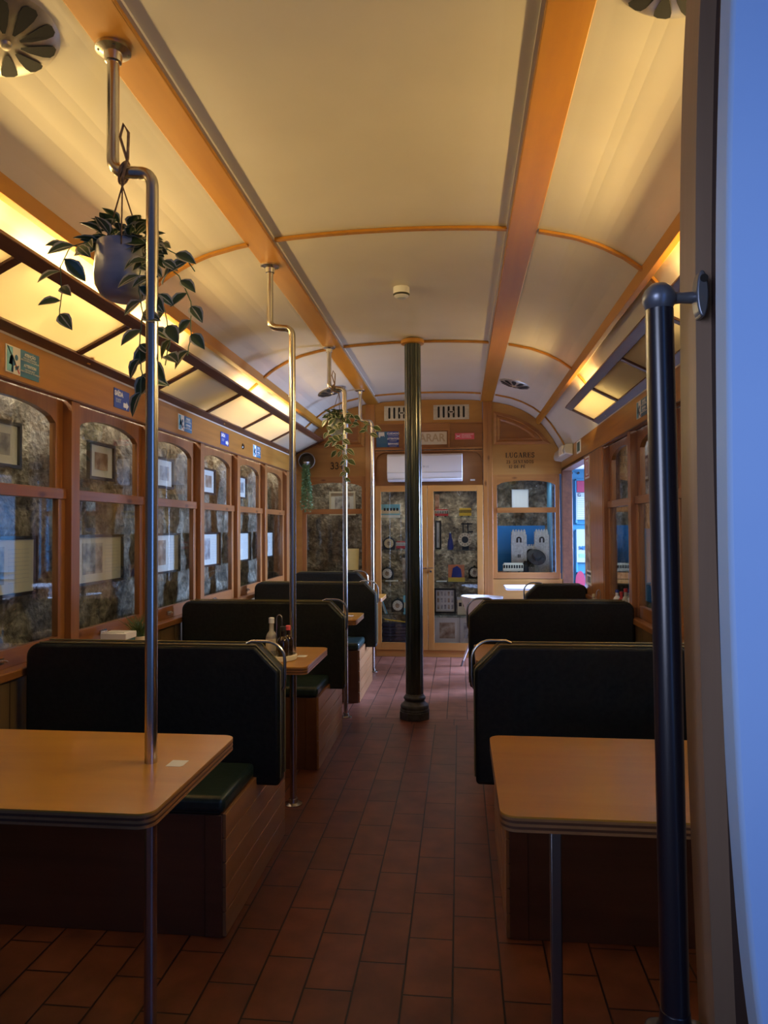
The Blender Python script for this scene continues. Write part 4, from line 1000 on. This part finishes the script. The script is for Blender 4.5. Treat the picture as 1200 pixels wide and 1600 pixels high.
mb.build('windows', M['jet'], t); mb = MB(); mb.box(-.035, .135, YC - .006, YC + .06, SH[3] + .15, SH[3] + .175); mb.build('roof', M['acg'], t)
frame_pic(-.27, -.01, .127, .395, 'large sepia print of twin tram fronts, cabinet bottom right', M['photo1'], fm=M['mount'], bw=.01, mount=.3)
frame_pic(-.005, .19, .127, .39, 'grey print of a single tram, cabinet bottom right corner', M['photo2'], fm=M['mount'], bw=.01, mount=.3, y=YC + .04)

# ------------------------------------------------------------------ right end-window display
YD = 7.58
mb = MB(); mb.box(.36, .925, 7.80, 7.81, .876, 1.37); o = mb.build('blue_board', M['backb']); tag(o, 'bright blue backing board behind the model church', 'board')
mb = MB(); mb.box(.95, .96, 7.44, 7.80, .876, 1.85); o = mb.build('blue_side_panel', M['backb2']); tag(o, 'tall pale blue side panel inside right end window', 'panel')
cs = thing('model_church', 'pale stone model church with two square crenellated towers', 'model', (.74, 7.66, .876))
def tower(x0, x1, zt, y0=7.60, y1=7.72):
    t = MB(); t.box(x0, x1, y0, y1, .876, zt)
    t.box(x0 - .008, x0 + .022, y0 - .012, y0 + .03, .876, zt - .03); t.box(x1 - .022, x1 + .008, y0 - .012, y0 + .03, .876, zt - .03)
    t.box(x0 - .006, x1 + .006, y0 - .008, y1, 1.165, 1.172)
    k = 5
    for i in range(k):
        xx = x0 + (x1 - x0) * (i + .5) / k; t.prism([(xx - .010, zt), (xx + .010, zt), (xx + .010, zt + .014), (xx, zt + .028), (xx - .010, zt + .014)], 'Y', y0, y0 + .02)
    o = t.build('tower', M['castle'], cs)
    b = MB(); xc = (x0 + x1) / 2
    b.prism([(xc - .028, 1.19), (xc + .028, 1.19)] + [(xc + .028 * math.cos(a), 1.225 + .028 * math.sin(a)) for a in [i * PI / 8 for i in range(0, 9)]], 'Y', y0 - .003, y0)
    b.box(xc - .014, xc - .003, y0 - .003, y0, 1.03, 1.065); b.box(xc + .003, xc + .014, y0 - .003, y0, 1.03, 1.065)
    b.build('openings', M['jet'], o)
    b = MB(); b.prism([(xc - .008, 1.19), (xc + .008, 1.19), (xc + .008, 1.235), (xc - .008, 1.235)], 'Y', y0 - .005, y0 - .001); b.build('mullion', M['castle'], o)
tower(.555, .70, 1.305); tower(.80, .935, 1.305)
mb = MB(); mb.box(.70, .80, 7.63, 7.70, .876, 1.15)
for i in range(4): mb.box(.705 + i * .025, .72 + i * .025, 7.63, 7.65, 1.15, 1.17)
mb.build('nave_front', M['castle'], cs)
mb = MB(); mb.prism([(.715, .93), (.785, .93)] + [(.75 + .042 * math.cos(a), 1.08 + .042 * math.sin(a)) for a in [i * PI / 8 for i in range(9)]], 'Y', 7.622, 7.63); mb.build('portal', M['jet'], cs)
mb = MB(); mb.lathe([(.02, 0), (.024, .004)], (.75, 7.616, 1.075), 18, ax='Y'); mb.build('rose_window', M['castle'], cs)
toy_tram(.45, .66, .876, M['cream'], M['cream'], 'small cream and blue model tram before the model church', .10, y=7.49)
t = thing('dark_hat', 'dark round-brimmed conductor hat on a glass dome, before church', 'hat', (.78, 7.52, .876))
mb = MB(); k = 24; pr = [(.001, .045), (.045, .042), (.055, .01), (.10, 0), (.10, -.006), (.001, -.004)]
mb.lathe(pr, (0, 0, 0), 28)
R = Matrix.Rotation(.75, 3, 'X') @ Matrix.Rotation(.35, 3, 'Y')
mb.v = [tuple(Matrix.Rotation(.25, 3, 'Y') @ (Matrix.Rotation(.9, 3, 'X') @ Vector(p)) + Vector((.80, 7.51, 1.04))) for p in mb.v]; mb.build('brim_and_crown', M['jet'], t)
mb = MB(); mb.lathe([(.055, .001), (.055, .04), (.04, .08), (.015, .11)], (.775, 7.52, .876), 24); mb.build('stand', M['glass'], t)
mb = MB(); mb.lathe([(.032, .001), (.03, .07), (.015, .12)], (.690, 7.555, .876), 18); o = mb.build('dark_figurine', M['jet']); tag(o, 'dark rounded figurine between toy tram and hat', 'figurine')
frame_pic(.575, .755, 1.56, 1.77, 'pale framed document hung behind right end window', M['paper'], y=7.86, bw=.006, fm=M['acg'], mount=.1)
# left end-window: lamp and picture
frame_pic(-1.47, -1.17, 1.50, 1.77, 'dim framed picture hung behind left end window', M['photo2'], y=7.86, bw=.02, fm=M['pale'], mount=.3)
t = thing('table_lamp', 'cream drum lampshade glowing in the left end window', 'lamp', (-1.165, 7.51, .875))
mb = MB(); mb.lathe([(.035, .001), (.035, .01), (.008, .015), (.008, .10)], (-1.165, 7.51, .875), 20); mb.build('stem', M['jet'], t)
mb = MB(); mb.lathe([(.075, .03), (.082, .255)], (-1.165, 7.51, .875), 32, caps=False); mb.build('shade', M['lampm'], t)

# ------------------------------------------------------------------ framed pictures on the left stone wall
mats_lo = [M['photo2'], M['photo2'], M['photo1'], M['photo2'], M['paper'], M['photo2']]
names = ['nearest left window', 'second left window', 'third left window', 'fourth left window', 'fifth left window', 'sixth left window']
for k in range(6):
    ye = 2.99 + .808 * k + (.01 * k)
    t = frame_pic(ye - .56, ye, 1.065, 1.325, 'wide black-framed document seen through the %s' % names[k], None, face='+X', xw=-1.918, bw=.014, name='framed_document')
    mb = MB(); x = -1.918
    mb.box(x + .008, x + .0095, ye - .42, ye - .22, 1.12, 1.28); mb.build('print', mats_lo[k], t)
    mb = MB()
    for q in range(9): mb.box(x + .008, x + .0095, ye - .19, ye - .05, 1.265 - q * .018, 1.268 - q * .018)
    mb.build('printed_lines', M['acg'], t)
    if k < 5:
        yu = 2.90 + .808 * k - (.0 if k else .03)
        frame_pic(yu - .27, yu, 1.615, 1.815, 'small black-framed tram photograph high behind the %s' % names[k], M['photo1'] if k % 2 else M['photo2'], face='+X', xw=-1.918, bw=.016, mount=.38)
for k, (ya, yb_, z0, z1, lab, m_) in enumerate(((3.0, 3.5, 1.0, 1.38, 'grey framed notice behind the nearest right window', M['photo2']), (3.85, 4.2, 1.05, 1.4, 'dark framed notice standing in for reflections in second right window', M['photo1']), (4.72, 4.95, 1.65, 1.82, 'small framed print high behind the third right window', M['photo2']))):  # second frame is added in place of reflections in the pane
    frame_pic(ya, yb_, z0, z1, lab, m_, face='-X', xw=1.245, bw=.015, mount=.25)
mb = MB(); mb.box(1.2, 1.205, 4.62, 5.20, .87, 1.34); o = mb.build('blue_board', M['backb']); tag(o, 'blue board behind the farthest right side window', 'board')

# ------------------------------------------------------------------ plants
LEAFM = [M['leaf'], M['leafc']]
def add_leaf(mb, p, d, nrm, L, Wd, cream=True):
    d = d.normalized(); nrm = (nrm - d * nrm.dot(d)); nrm = nrm.normalized() if nrm.length > 1e-4 else d.orthogonal().normalized(); sd = d.cross(nrm)
    prof = [(0, .02), (.15, .55), (.38, 1.), (.62, .88), (.84, .45), (1., .0)]
    rows = []
    for t, w in prof:
        c = p + d * (L * t) - nrm * (L * .22 * t * t)
        h = Wd * .5 * w
        rows.append([c + sd * h * q + nrm * (abs(q) * h * .35) for q in (-1, -.7, -.1, .1, .7, 1)])
    vs = [v for r in rows for v in r]; k = 6
    fs = []; 
    for i in range(len(rows) - 1):
        for j in range(5): fs.append((i * k + j, i * k + j + 1, (i + 1) * k + j + 1, (i + 1) * k + j))
    base = len(mb.v); mb.v += [tuple(v) for v in vs]; mb.f += [tuple(a + base for a in f) for f in fs]
    for i in range(len(rows) - 1):
        for j in range(5): mb.m.append(1 if cream and (j in (0, 4) or (j == 2 and int(L * 1e5) % 2)) else 0)
def vine(mb, stem, pts, rnd, L=.06, W_=.036, step=.032, r=.0016):
    pts = [Vector(p) for p in pts]; dense = []
    for a, b in zip(pts, pts[1:]):
        m = max(2, int((b - a).length / .012))
        for i in range(m): dense.append(a.lerp(b, i / m))
    dense.append(pts[-1]); 
    for i in range(2, len(dense) - 1):
        dense[i] = dense[i] + Vector((rnd.uniform(-1, 1), rnd.uniform(-1, 1), 0)) * .0015
    stem.tube(dense, r, 6)
    acc = 0; side = 1
    for i in range(1, len(dense)):
        acc += (dense[i] - dense[i - 1]).length
        if acc > step:
            acc = 0; side = -side; t = (dense[i] - dense[i - 1]).normalized()
            out = Vector((side * rnd.uniform(.5, 1.), rnd.uniform(-.9, .3), rnd.uniform(-.5, .25))) + t * .5
            s = rnd.uniform(.75, 1.15)
            add_leaf(mb, dense[i], out, Vector((rnd.uniform(-.4, .4), -1, .5)), L * s, W_ * s)
def hanging_plant(name, lab, cx, cy_, ztop, r, h, knot, vines, L, W_, seed, potm, nt=60, pole=None):
    rnd = random.Random(seed); t = thing(name, lab, 'plant', (cx, cy_, ztop - h))
    zb = ztop - h
    mb = MB(); mb.lathe([(.002, zb), (r * .55, zb), (r * .8, zb + h * .08), (r * .97, zb + h * .25), (r, zb + h * .45), (r * .97, zb + h * .7), (r * .93, ztop), (r * .87, ztop), (r * .88, ztop - .02), (.002, ztop - .02)], (cx, cy_, 0), 40); mb.build('pot', potm, t)
    mb = MB(); K = Vector(knot)
    for k in range(3):
        a = 2 * PI * k / 3 + .9; q = Vector((cx + r * .93 * math.cos(a), cy_ + r * .93 * math.sin(a), ztop - .025)); q2 = q.lerp(K, .5) + Vector((0, 0, -.004)); mb.tube([q, q2, K], .0022 * (1 if L > .05 else 1.2), 6)
    if pole:
        px, pz = pole
        for dz in (-.006, .002, .009):
            mb.tube([(px + .021 * math.cos(a) * .55, cy_ * 0 + K.y + .0 + .021 * math.sin(a), pz + dz + .021 * math.cos(a)) for a in [i * PI / 8 for i in range(16)]], .0028, 6, closed=True)
        mb.tube([K, (px + .004, K.y - .018, pz - .02), (px + .02, K.y - .02, pz + .03), (px + .022, K.y - .02, pz + .10), (px + .008, K.y - .02, pz + .125), (px - .002, K.y - .02, pz + .09), (px + .02, K.y - .02, pz + .02)], .004, 8)
    mb.build('rope_hanger', M['rope'], t)
    lf = MB(); stm = MB()
    for k in range(nt):
        a = rnd.uniform(0, 2 * PI); rr = r * math.sqrt(rnd.uniform(0, 1)) * .95; z = ztop + rnd.uniform(-.01, .055 * (L / .06)) * (1.1 - rr / r * .6)
        p = Vector((cx + rr * math.cos(a), cy_ + rr * math.sin(a), z)); d = Vector((math.cos(a), math.sin(a), rnd.uniform(-.3, .6)))
        add_leaf(lf, p, d, Vector((0, 0, 1)), L * rnd.uniform(.7, 1.1), W_ * rnd.uniform(.7, 1.1), rnd.random() < .8)
        stm.tube([(cx + rr * .4 * math.cos(a), cy_ + rr * .4 * math.sin(a), ztop - .01), p], .0012, 5)
    for v in vines: vine(lf, stm, [(cx + (v[0][0] - cx) * .7, cy_, ztop + .01), *v], rnd, L, W_, step=L * .55)
    stm.build('stems', M['leafl'], t); lf.build('foliage', LEAFM, t)
# big pot just behind the nearest pole
yp = 1.90
hanging_plant('hanging_plant', 'big hanging grey pot with variegated vine on the nearest pole', -.965, 1.93, 2.175, .082, .158, (-.905, 1.80, 2.285),
    [[(-1.03, yp - .03, 2.17), (-1.09, yp - .04, 2.15), (-1.125, yp - .03, 2.10), (-1.125, yp - .02, 2.03), (-1.135, yp - .02, 1.955)],
     [(-1.04, yp, 2.16), (-1.10, yp, 2.17), (-1.15, yp, 2.175)],
     [(-.865, yp - .01, 2.16), (-.80, yp - .07, 2.08), (-.765, yp - .05, 2.05), (-.735, yp - .04, 1.98), (-.735, yp - .04, 1.89), (-.745, yp - .04, 1.83)],
     [(-.868, yp - .02, 2.15), (-.83, yp - .08, 2.04), (-.80, yp - .06, 1.95), (-.785, yp - .06, 1.87), (-.80, yp - .06, 1.80)],
     [(-.870, yp - .03, 2.14), (-.86, yp - .10, 2.02), (-.85, yp - .09, 1.93), (-.862, yp - .09, 1.84), (-.852, yp - .09, 1.77), (-.858, yp - .09, 1.71)],
     [(-.868, yp - .03, 2.15), (-.84, yp - .08, 2.05), (-.83, yp - .07, 1.95), (-.835, yp - .07, 1.84), (-.84, yp - .07, 1.76)],
     [(-.865, yp, 2.17), (-.79, yp - .05, 2.12), (-.74, yp - .05, 2.09), (-.72, yp - .05, 2.06)]],
    .068, .041, 11, M['pot'], 66, pole=(-.90, 2.318))
hanging_plant('hanging_plant', 'smaller hanging plant in pale pot on the third pole', -.880, 5.06, 2.155, .075, .13, (-0.860, 4.98, 2.33),
    [[(-0.935, 4.98, 2.17), (-0.955, 4.98, 2.10), (-0.935, 4.98, 2.02), (-0.930, 4.98, 1.94)], [(-0.905, 4.97, 2.16), (-0.885, 4.96, 2.06), (-0.865, 4.96, 1.98), (-0.855, 4.96, 1.93), (-0.815, 4.96, 1.86), (-0.810, 4.96, 1.78), (-0.815, 4.96, 1.71)],
     [(-0.875, 4.97, 2.16), (-0.895, 4.96, 2.08), (-0.905, 4.96, 1.98), (-0.875, 4.96, 1.91)], [(-0.845, 4.99, 2.16), (-0.825, 4.98, 2.08), (-0.835, 4.98, 2.0), (-0.805, 4.97, 1.92), (-0.795, 4.97, 1.83)],
     [(-.86, 5.0, 2.17), (-.76, 4.99, 2.17), (-.70, 4.99, 2.12), (-.64, 4.99, 2.09), (-.57, 4.99, 2.06)], [(-.84, 5.0, 2.15), (-.74, 5.0, 2.10), (-.68, 5.0, 2.06), (-.61, 5.0, 2.01)]],
    .066, .042, 5, M['potp'], 55, pole=(-.905, 2.362))
# wall basket with trailing greenery
t = thing('wall_basket', 'round wall basket with white pot and trailing greenery, left end corner', 'plant', (-1.60, 7.30, 1.98)); rnd = random.Random(3)
mb = MB(); mb.lathe([(.085, -.04), (.085, .0), (.07, .07), (.03, .09), (.002, .09)], (-1.60, 7.29, 2.065), 32, ax='Y', caps=False)
mb.tube([(-1.60 + .085 * math.cos(a), 7.25, 2.065 + .085 * math.sin(a)) for a in [i * PI / 16 for i in range(32)]], .005, 8, closed=True); mb.build('basket', M['copper'], t)
mb = MB(); mb.lathe([(.02, -.01), (.035, .045)], (-1.60, 7.27, 2.01), 20); mb.build('pot', M['acw'], t)
lf = MB(); stm = MB()
for k in range(26):
    x0 = -1.60 + rnd.uniform(-.035, .035); L_ = rnd.uniform(.28, .53); x1 = x0 + rnd.uniform(-.05, .06)
    pts = [Vector((-1.60, 7.26, 2.055)), Vector((x0, 7.22, 2.02))]
    for i in range(1, 9): pts.append(Vector((x0 + (x1 - x0) * i / 8 + rnd.uniform(-.006, .006), 7.215 + rnd.uniform(-.02, .03), 2.02 - L_ * i / 8)))
    stm.tube(pts, .001, 4)
    for i in range(1, len(pts) - 1):
        for q in range(4):
            p = pts[i].lerp(pts[i + 1], q / 4); add_leaf(lf, p, Vector((rnd.uniform(-1, 1), rnd.uniform(-1, .3), rnd.uniform(-.8, .2))), Vector((0, -1, .3)), .022, .011, False)
stm.build('stems', M['leafl'], t); lf.build('foliage', [M['leafl'], M['leafc']], t)
def grass_pot(x, y, z, lab, rp, hp, blades, bl, potm, seed, name='potted_grass'):
    rnd = random.Random(seed); t = thing(name, lab, 'plant', (x, y, z))
    mb = MB(); mb.lathe([(rp * .75, 0.0005), (rp, hp), (rp * .88, hp), (rp * .85, hp - .008), (.002, hp - .008)], (x, y, z), 24); mb.build('pot', potm, t)
    mb = MB()
    for k in range(blades):
        a = rnd.uniform(0, 2 * PI); lean = rnd.uniform(.1, .8); L = bl * rnd.uniform(.6, 1.1); b0 = Vector((x + rnd.uniform(-.5, .5) * rp, y + rnd.uniform(-.5, .5) * rp, z + hp - .01))
        d = Vector((math.cos(a) * lean, math.sin(a) * lean, 1)).normalized(); p1 = b0 + d * L * .5; p2 = b0 + d * L + Vector((math.cos(a), math.sin(a), -.4)) * L * .15
        mb.tube([b0, p1, p2], [.0022, .0018, .0003], 4)
    mb.build('blades', M['grass'], t)
grass_pot(-1.62, 3.42, .731, 'grassy plant in beige pot on second left table', .036, .08, 110, .13, M['potw'], 2)
grass_pot(-1.66, 4.82, .731, 'low succulent in white pot on third left table', .035, .06, 60, .075, M['potw'], 4)
grass_pot(-1.57, 4.84, .731, 'low succulent in dark red pot on third left table', .033, .058, 60, .075, M['red'], 6)
grass_pot(-1.60, 6.42, .731, 'tiny grassy plant on fourth left table', .03, .06, 50, .10, M['potw'], 8)
# napkin box
t = thing('napkin_box', 'white and green napkin box on second left table', 'napkin holder', (-1.64, 3.24, .731))
mb = MB(); mb.box(-1.705, -1.585, 3.20, 3.30, .7315, .825); mb.build('body', M['green_t'], t); mb = MB(); mb.box(-1.71, -1.58, 3.195, 3.305, .825, .855); mb.build('lid', M['acw'], t, bevel=.003)
mb = MB(); mb.box(-1.69, -1.60, 3.215, 3.285, .855, .858); mb.build('napkins', M['paper'], t); mb = MB(); mb.box(-1.5975, -1.585, 3.197, 3.2, .735, .825); mb.build('corner_strip', M['acw'], t)

# ------------------------------------------------------------------ bottles and caddies
def bottle(x, y, z, lab, r, h, body, cap, neck=.35, liquid=None, label=None, grp=None, name='sauce_bottle', cat='bottle'):
    t = thing(name, lab, cat, (x, y, z), grp); zn = h * (1 - neck)
    mb = MB(); mb.lathe([(r * .9, .0005), (r, .006), (r, zn * .85), (r * .8, zn), (r * .42, zn + h * .08), (r * .38, h * .9), (r * .42, h * .91)], (x, y, z), 20); mb.build('glass_body', body, t)
    mb = MB(); mb.lathe([(r * .5, h * .86), (r * .5, h), (r * .35, h + .002)], (x, y, z), 16); mb.build('cap', cap, t)
    if label:
        mb = MB(); mb.lathe([(r * 1.012, h * .14), (r * 1.012, h * .46)], (x, y, z), 20, caps=False); mb.build('label_band', label, t)
    return t
t = thing('condiment_caddy', 'round white condiment caddy with wire handle on second left table', 'caddy', (-.855, 3.27, .731))
mb = MB(); mb.lathe([(.082, 0), (.086, .004), (.086, .022), (.08, .026), (.078, .014), (.002, .014)], (-.858, 3.27, .7315), 40); mb.build('tray', M['potw'], t)
mb = MB(); mb.tube([(-.868, 3.27, .747), (-.868, 3.27, .91)] + [(-.855 - .013 * math.cos(a), 3.27, .92 + .022 * math.sin(a)) for a in [i * PI / 8 for i in range(0, 9)]] + [(-.842, 3.27, .91), (-.842, 3.27, .747)], .0028, 8); mb.build('wire_handle', M['chrome'], t)
bottle(-.897, 3.285, .747, 'clear vinegar bottle with white cap in the left caddy', .027, .178, M['bglass'], M['acw'], .42, label=M['cream'])
bottle(-.826, 3.225, .747, 'dark bottle with black cap in the left caddy', .027, .145, M['amber'], M['jet'], .38)
bottle(-.818, 3.292, .747, 'second dark bottle behind, with pink tag, in left caddy', .024, .14, M['amber'], M['pink'], .38)
t = thing('condiment_caddy', 'small wire caddy on third right table behind second bench', 'caddy', (.95, 5.12, .731))
mb = MB(); mb.lathe([(.06, 0), (.062, .012), (.002, .012)], (.955, 5.1, .7315), 30); mb.build('tray', M['chrome'], t)
mb = MB(); mb.tube([(.955, 5.1, .742), (.957, 5.1, .86)] + [(.972 - .013 * math.cos(a), 5.1, .885 + .022 * math.sin(a)) for a in [i * PI / 8 for i in range(0, 9)]] + [(.985, 5.1, .86), (.985, 5.1, .742)], .0025, 8); mb.build('wire_handle', M['chrome'], t)
bottle(.935, 5.085, .744, 'small clear salt bottle with cream cap in the right caddy', .019, .135, M['bglass'], M['cream'], .3)
for x, y, h, b_, c_b, lab, nm in ((1.055, 4.90, .125, M['acw'], M['dblue'], 'white and blue can on the right window shelf', 'can'), (1.062, 4.80, .12, M['red'], M['red'], 'red ketchup bottle on the right window shelf', 'ketchup_bottle'), (1.067, 4.70, .15, M['bglass'], M['red'], 'clear tall bottle with red top on right window shelf', 'glass_bottle'), (1.07, 4.60, .10, M['acw'], M['acw'], 'short white cup on right window shelf beside post', 'cup')):
    bottle(x, y, .80, lab, .024, h, b_, c_b, .4, name=nm, cat='bottle' if 'bottle' in nm else nm)

# ------------------------------------------------------------------ white chairs and table by the door
def shell_chair(loc, rz, lab):
    t = thing('white_chair', lab, 'chair', (0, 0, 0), 'white moulded chairs near the doorway')
    # moulded shell: surface swept over angle, open towards +x
    mb = MB(); nu, nv = 24, 10; vs = []
    for j in range(nv + 1):
        v = j / nv
        for i in range(nu + 1):
            a = PI * .22 + (2 * PI - .44 * PI) * i / nu      # opening faces +x
            back = .5 - .5 * math.cos(a)
            r = .12 + .13 * (v ** .7); hh = .42 + v * (.25 + .03 * back) - .02 * (1 - v)
            vs.append((r * math.cos(a) * 1.05, r * math.sin(a), hh))
    k = len(vs)
    mb.add(vs, [(j * (nu + 1) + i, j * (nu + 1) + i + 1, (j + 1) * (nu + 1) + i + 1, (j + 1) * (nu + 1) + i) for j in range(nv) for i in range(nu)])
    o = mb.build('shell', M['acw'], t); m = o.modifiers.new('thick', 'SOLIDIFY'); m.thickness = .012
    mb = MB(); mb.lathe([(.002, .405), (.14, .405), (.19, .42), (.20, .435), (.002, .435)], (.03, 0, 0), 32); mb.build('seat', M['acw'], t)
    for sx in (-1, 1):
        for s2 in (-1, 1):
            mb = MB(); mb.tube([(.09 * sx, .09 * s2, .41), (.20 * sx, .19 * s2, .06)], [.013, .011], 10); mb.tube([(.20 * sx, .19 * s2, .06), (.215 * sx, .205 * s2, .0)], [.0105, .009], 10, 1)
            mb.build('leg', [M['acw'], M['grey']], t)
    t.location = loc; t.rotation_euler = (0, 0, rz); return t
shell_chair((.265, 6.78, 0), .25, 'white moulded chair left, beside the display cabinet')
shell_chair((.82, 6.52, 0), 2.6, 'white moulded chair right, mostly hidden behind the short bench')
t = thing('white_table', 'small white table before the right end window', 'table', (.70, 7.08, 0))
mb = MB(); mb.prism(rrect(.44, .98, 6.86, 7.30, .03), 'Z', .745, .765); mb.build('top', M['acw'], t, bevel=.003)
mb = MB(); mb.lathe([(.02, .02), (.02, .745)], (.71, 7.08, 0), 16); mb.build('stem', M['acw'], t)
mb = MB(); mb.lathe([(.20, 0), (.20, .01), (.03, .025)], (.71, 7.08, 0), 32); mb.build('foot', M['acw'], t)

# ------------------------------------------------------------------ right wall fittings
t = thing('emergency_light', 'clear plastic emergency light above the far doorway', 'lamp', (XR, 7.1, 2.0))
mb = MB()
pr = [(XR, 2.02), (XR - .075, 2.035), (XR - .085, 2.07), (XR - .07, 2.125), (XR, 2.13)]
mb.prism(pr, 'Y', 6.62, 7.36); mb.build('cover', M['clear'], t, bevel=.01)
mb = MB(); mb.box(XR - .088, XR - .02, 6.72, 6.95, 2.04, 2.12); mb.build('lens', M['cream'], t, bevel=.004)
t = thing('small_notice', 'small square green and white notice on header beside emergency light', 'sign', (XR, 6.3, 2.0)); sign_plate(XR, 6.22, 6.42, 2.005, 2.115, M['signw'], t, '-X'); mb = MB(); mb.box(XR - .0045, XR - .003, 6.25, 6.39, 2.02, 2.10); mb.build('printed_field', M['green_t'], t)
t = thing('fire_notice', 'white notice with red border high on the right panel', 'sign', (XR, 5.9, 1.75)); sign_plate(XR - .004, 5.80, 5.99, 1.75, 1.93, M['signw'], t, '-X'); mb = MB()
for a, b, c, d in ((5.815, 5.975, 1.765, 1.775), (5.815, 5.975, 1.905, 1.915), (5.815, 5.828, 1.765, 1.915), (5.962, 5.975, 1.765, 1.915)): mb.box(XR - .0085, XR - .007, a, b, c, d)
mb.box(XR - .0085, XR - .007, 5.88, 5.91, 1.79, 1.89); mb.build('red_border', M['red'], t)
t = thing('strip_poster', 'tall narrow strip of small photographs on the right panel', 'poster', (XR, 5.9, .98)); sign_plate(XR - .004, 5.80, 5.99, 1.0, 1.56, M['photo1'], t, '-X')
mb = MB()
for a, b in ((5.79, 5.80), (5.99, 6.0)): mb.box(XR - .008, XR - .004, a, b, 1.0, 1.56)
mb.build('pale_edge', M['pale'], t)
t = thing('sticker_notice', 'small white notice low on the right panel', 'sign', (XR, 5.85, .84)); sign_plate(XR - .004, 5.77, 5.96, .88, 1.0, M['signw'], t, '-X'); mb = MB(); mb.box(XR - .008, XR - .007, 5.78, 5.95, .965, .985)
for k in range(3): mb.box(XR - .008, XR - .007, 5.80 + k * .05, 5.83 + k * .05, .90, .95)
mb.build('printed_marks', M['ink'], t)

# ------------------------------------------------------------------ lights
def area(name, loc, target, sx, sy, power, col, spread=180):
    l = bpy.data.lights.new(name, 'AREA'); l.shape = 'RECTANGLE'; l.size = sx; l.size_y = sy; l.energy = power; l.color = col; l.spread = math.radians(spread)
    o = bpy.data.objects.new(name, l); COL.objects.link(o); o.location = loc
    o.rotation_euler = (Vector(target) - Vector(loc)).to_track_quat('-Z', 'Y').to_euler(); return o
WARM = (1., .68, .25); WARM2 = (1., .80, .45)
def cove(side, yc, w=.62, up=9., dn=2.2, col=WARM):
    up *= .60; dn *= 3.2
    x = -1.55 if side < 0 else .92; s = -side
    # size_y runs along Y because the lamp looks across the car
    o = area('cove_lamp', (x, yc, 2.315), (x + s * .80, yc, 2.315 + .45), .03, w, up, col); 
    o2 = area('panel_lamp', (x + s * .04, yc, 2.345), (x - s * .05, yc, 2.1), .05, w, dn, (1., .78, .38))
    for q, tgt in ((o, Vector((s * .80, 0, .45))), (o2, Vector((-s * .05, 0, -.285)))):
        z = -tgt.normalized(); y = Vector((0, 1, 0)); xx = y.cross(z).normalized(); 
        q.rotation_euler = Matrix((xx, y, z)).transposed().to_euler()
cove(-1, 1.85, up=11, dn=.5)
cove(-1, 2.62, up=11, dn=7); cove(-1, 3.43, dn=9, up=8); cove(-1, 5.06, up=6, dn=6); cove(-1, 5.89, up=6, dn=6)
cove(1, 1.9, up=11, dn=7); cove(1, 2.6, up=11, dn=7); cove(1, 4.97, up=9, dn=7)
# daylight through the far doorway
area('doorway_daylight', (2.5, 7.15, 1.40), (-.2, 6.2, .2), .8, 1.1, 270, (.42, .58, 1.), 120)
# daylight from behind the camera, beside the front wall
area('front_daylight', (1.15, -.25, 1.5), (.75, 1.0, 1.4), .9, 1.6, 9, (.13, .34, 1.))
area('back_daylight', (-.9, -.7, 1.6), (.40, 1.15, 1.4), .8, 1.4, 2.5, (.62, .70, 1.), 50)
# fill lamps added to brighten the ambient-lit stone behind the panelling
area('stone_fill', (-1.885, 4.6, 2.02), (-1.93, 4.6, 1.2), .04, 6.0, 14, (1., .88, .70))
bpy.data.objects['stone_fill'].rotation_euler = (0, math.radians(10), 0)
area('stone_fill_right', (1.21, 3.8, 2.0), (1.23, 3.8, 1.2), .05, 3.6, 8.0, (.8, .85, 1.))
bpy.data.objects['stone_fill_right'].rotation_euler = (0, math.radians(-8), 0)
area('cabinet_fill', (-.33, 7.62, 1.76), (-.33, 7.62, 1.), .9, .10, 4.5, (1., .93, .82))  # unseen fill lamp added to warm and brighten the cabinet inside
area('display_fill', (.66, 7.55, 1.82), (.70, 7.66, 1.), .5, .1, 2.0, (.8, .88, 1.))  # unseen fill lamp added above the model church
area('far_window_fill', (-1.3, 7.7, 2.2), (-1.3, 7.9, 1.3), .5, .1, 2.6, (1., .93, .82))  # unseen fill lamp added to brighten stone past the left end window

w = bpy.data.worlds.new('world'); bpy.context.scene.world = w; w.use_nodes = True
w.node_tree.nodes['Background'].inputs[0].default_value = (.32, .48, 1., 1); w.node_tree.nodes['Background'].inputs[1].default_value = .10
sc = bpy.context.scene
sc.view_settings.view_transform = 'Standard'; sc.view_settings.look = 'None'; sc.view_settings.exposure = 0; sc.view_settings.gamma = 1.
sc.cycles.max_bounces = 10; sc.cycles.transparent_max_bounces = 16; sc.cycles.sample_clamp_indirect = 4
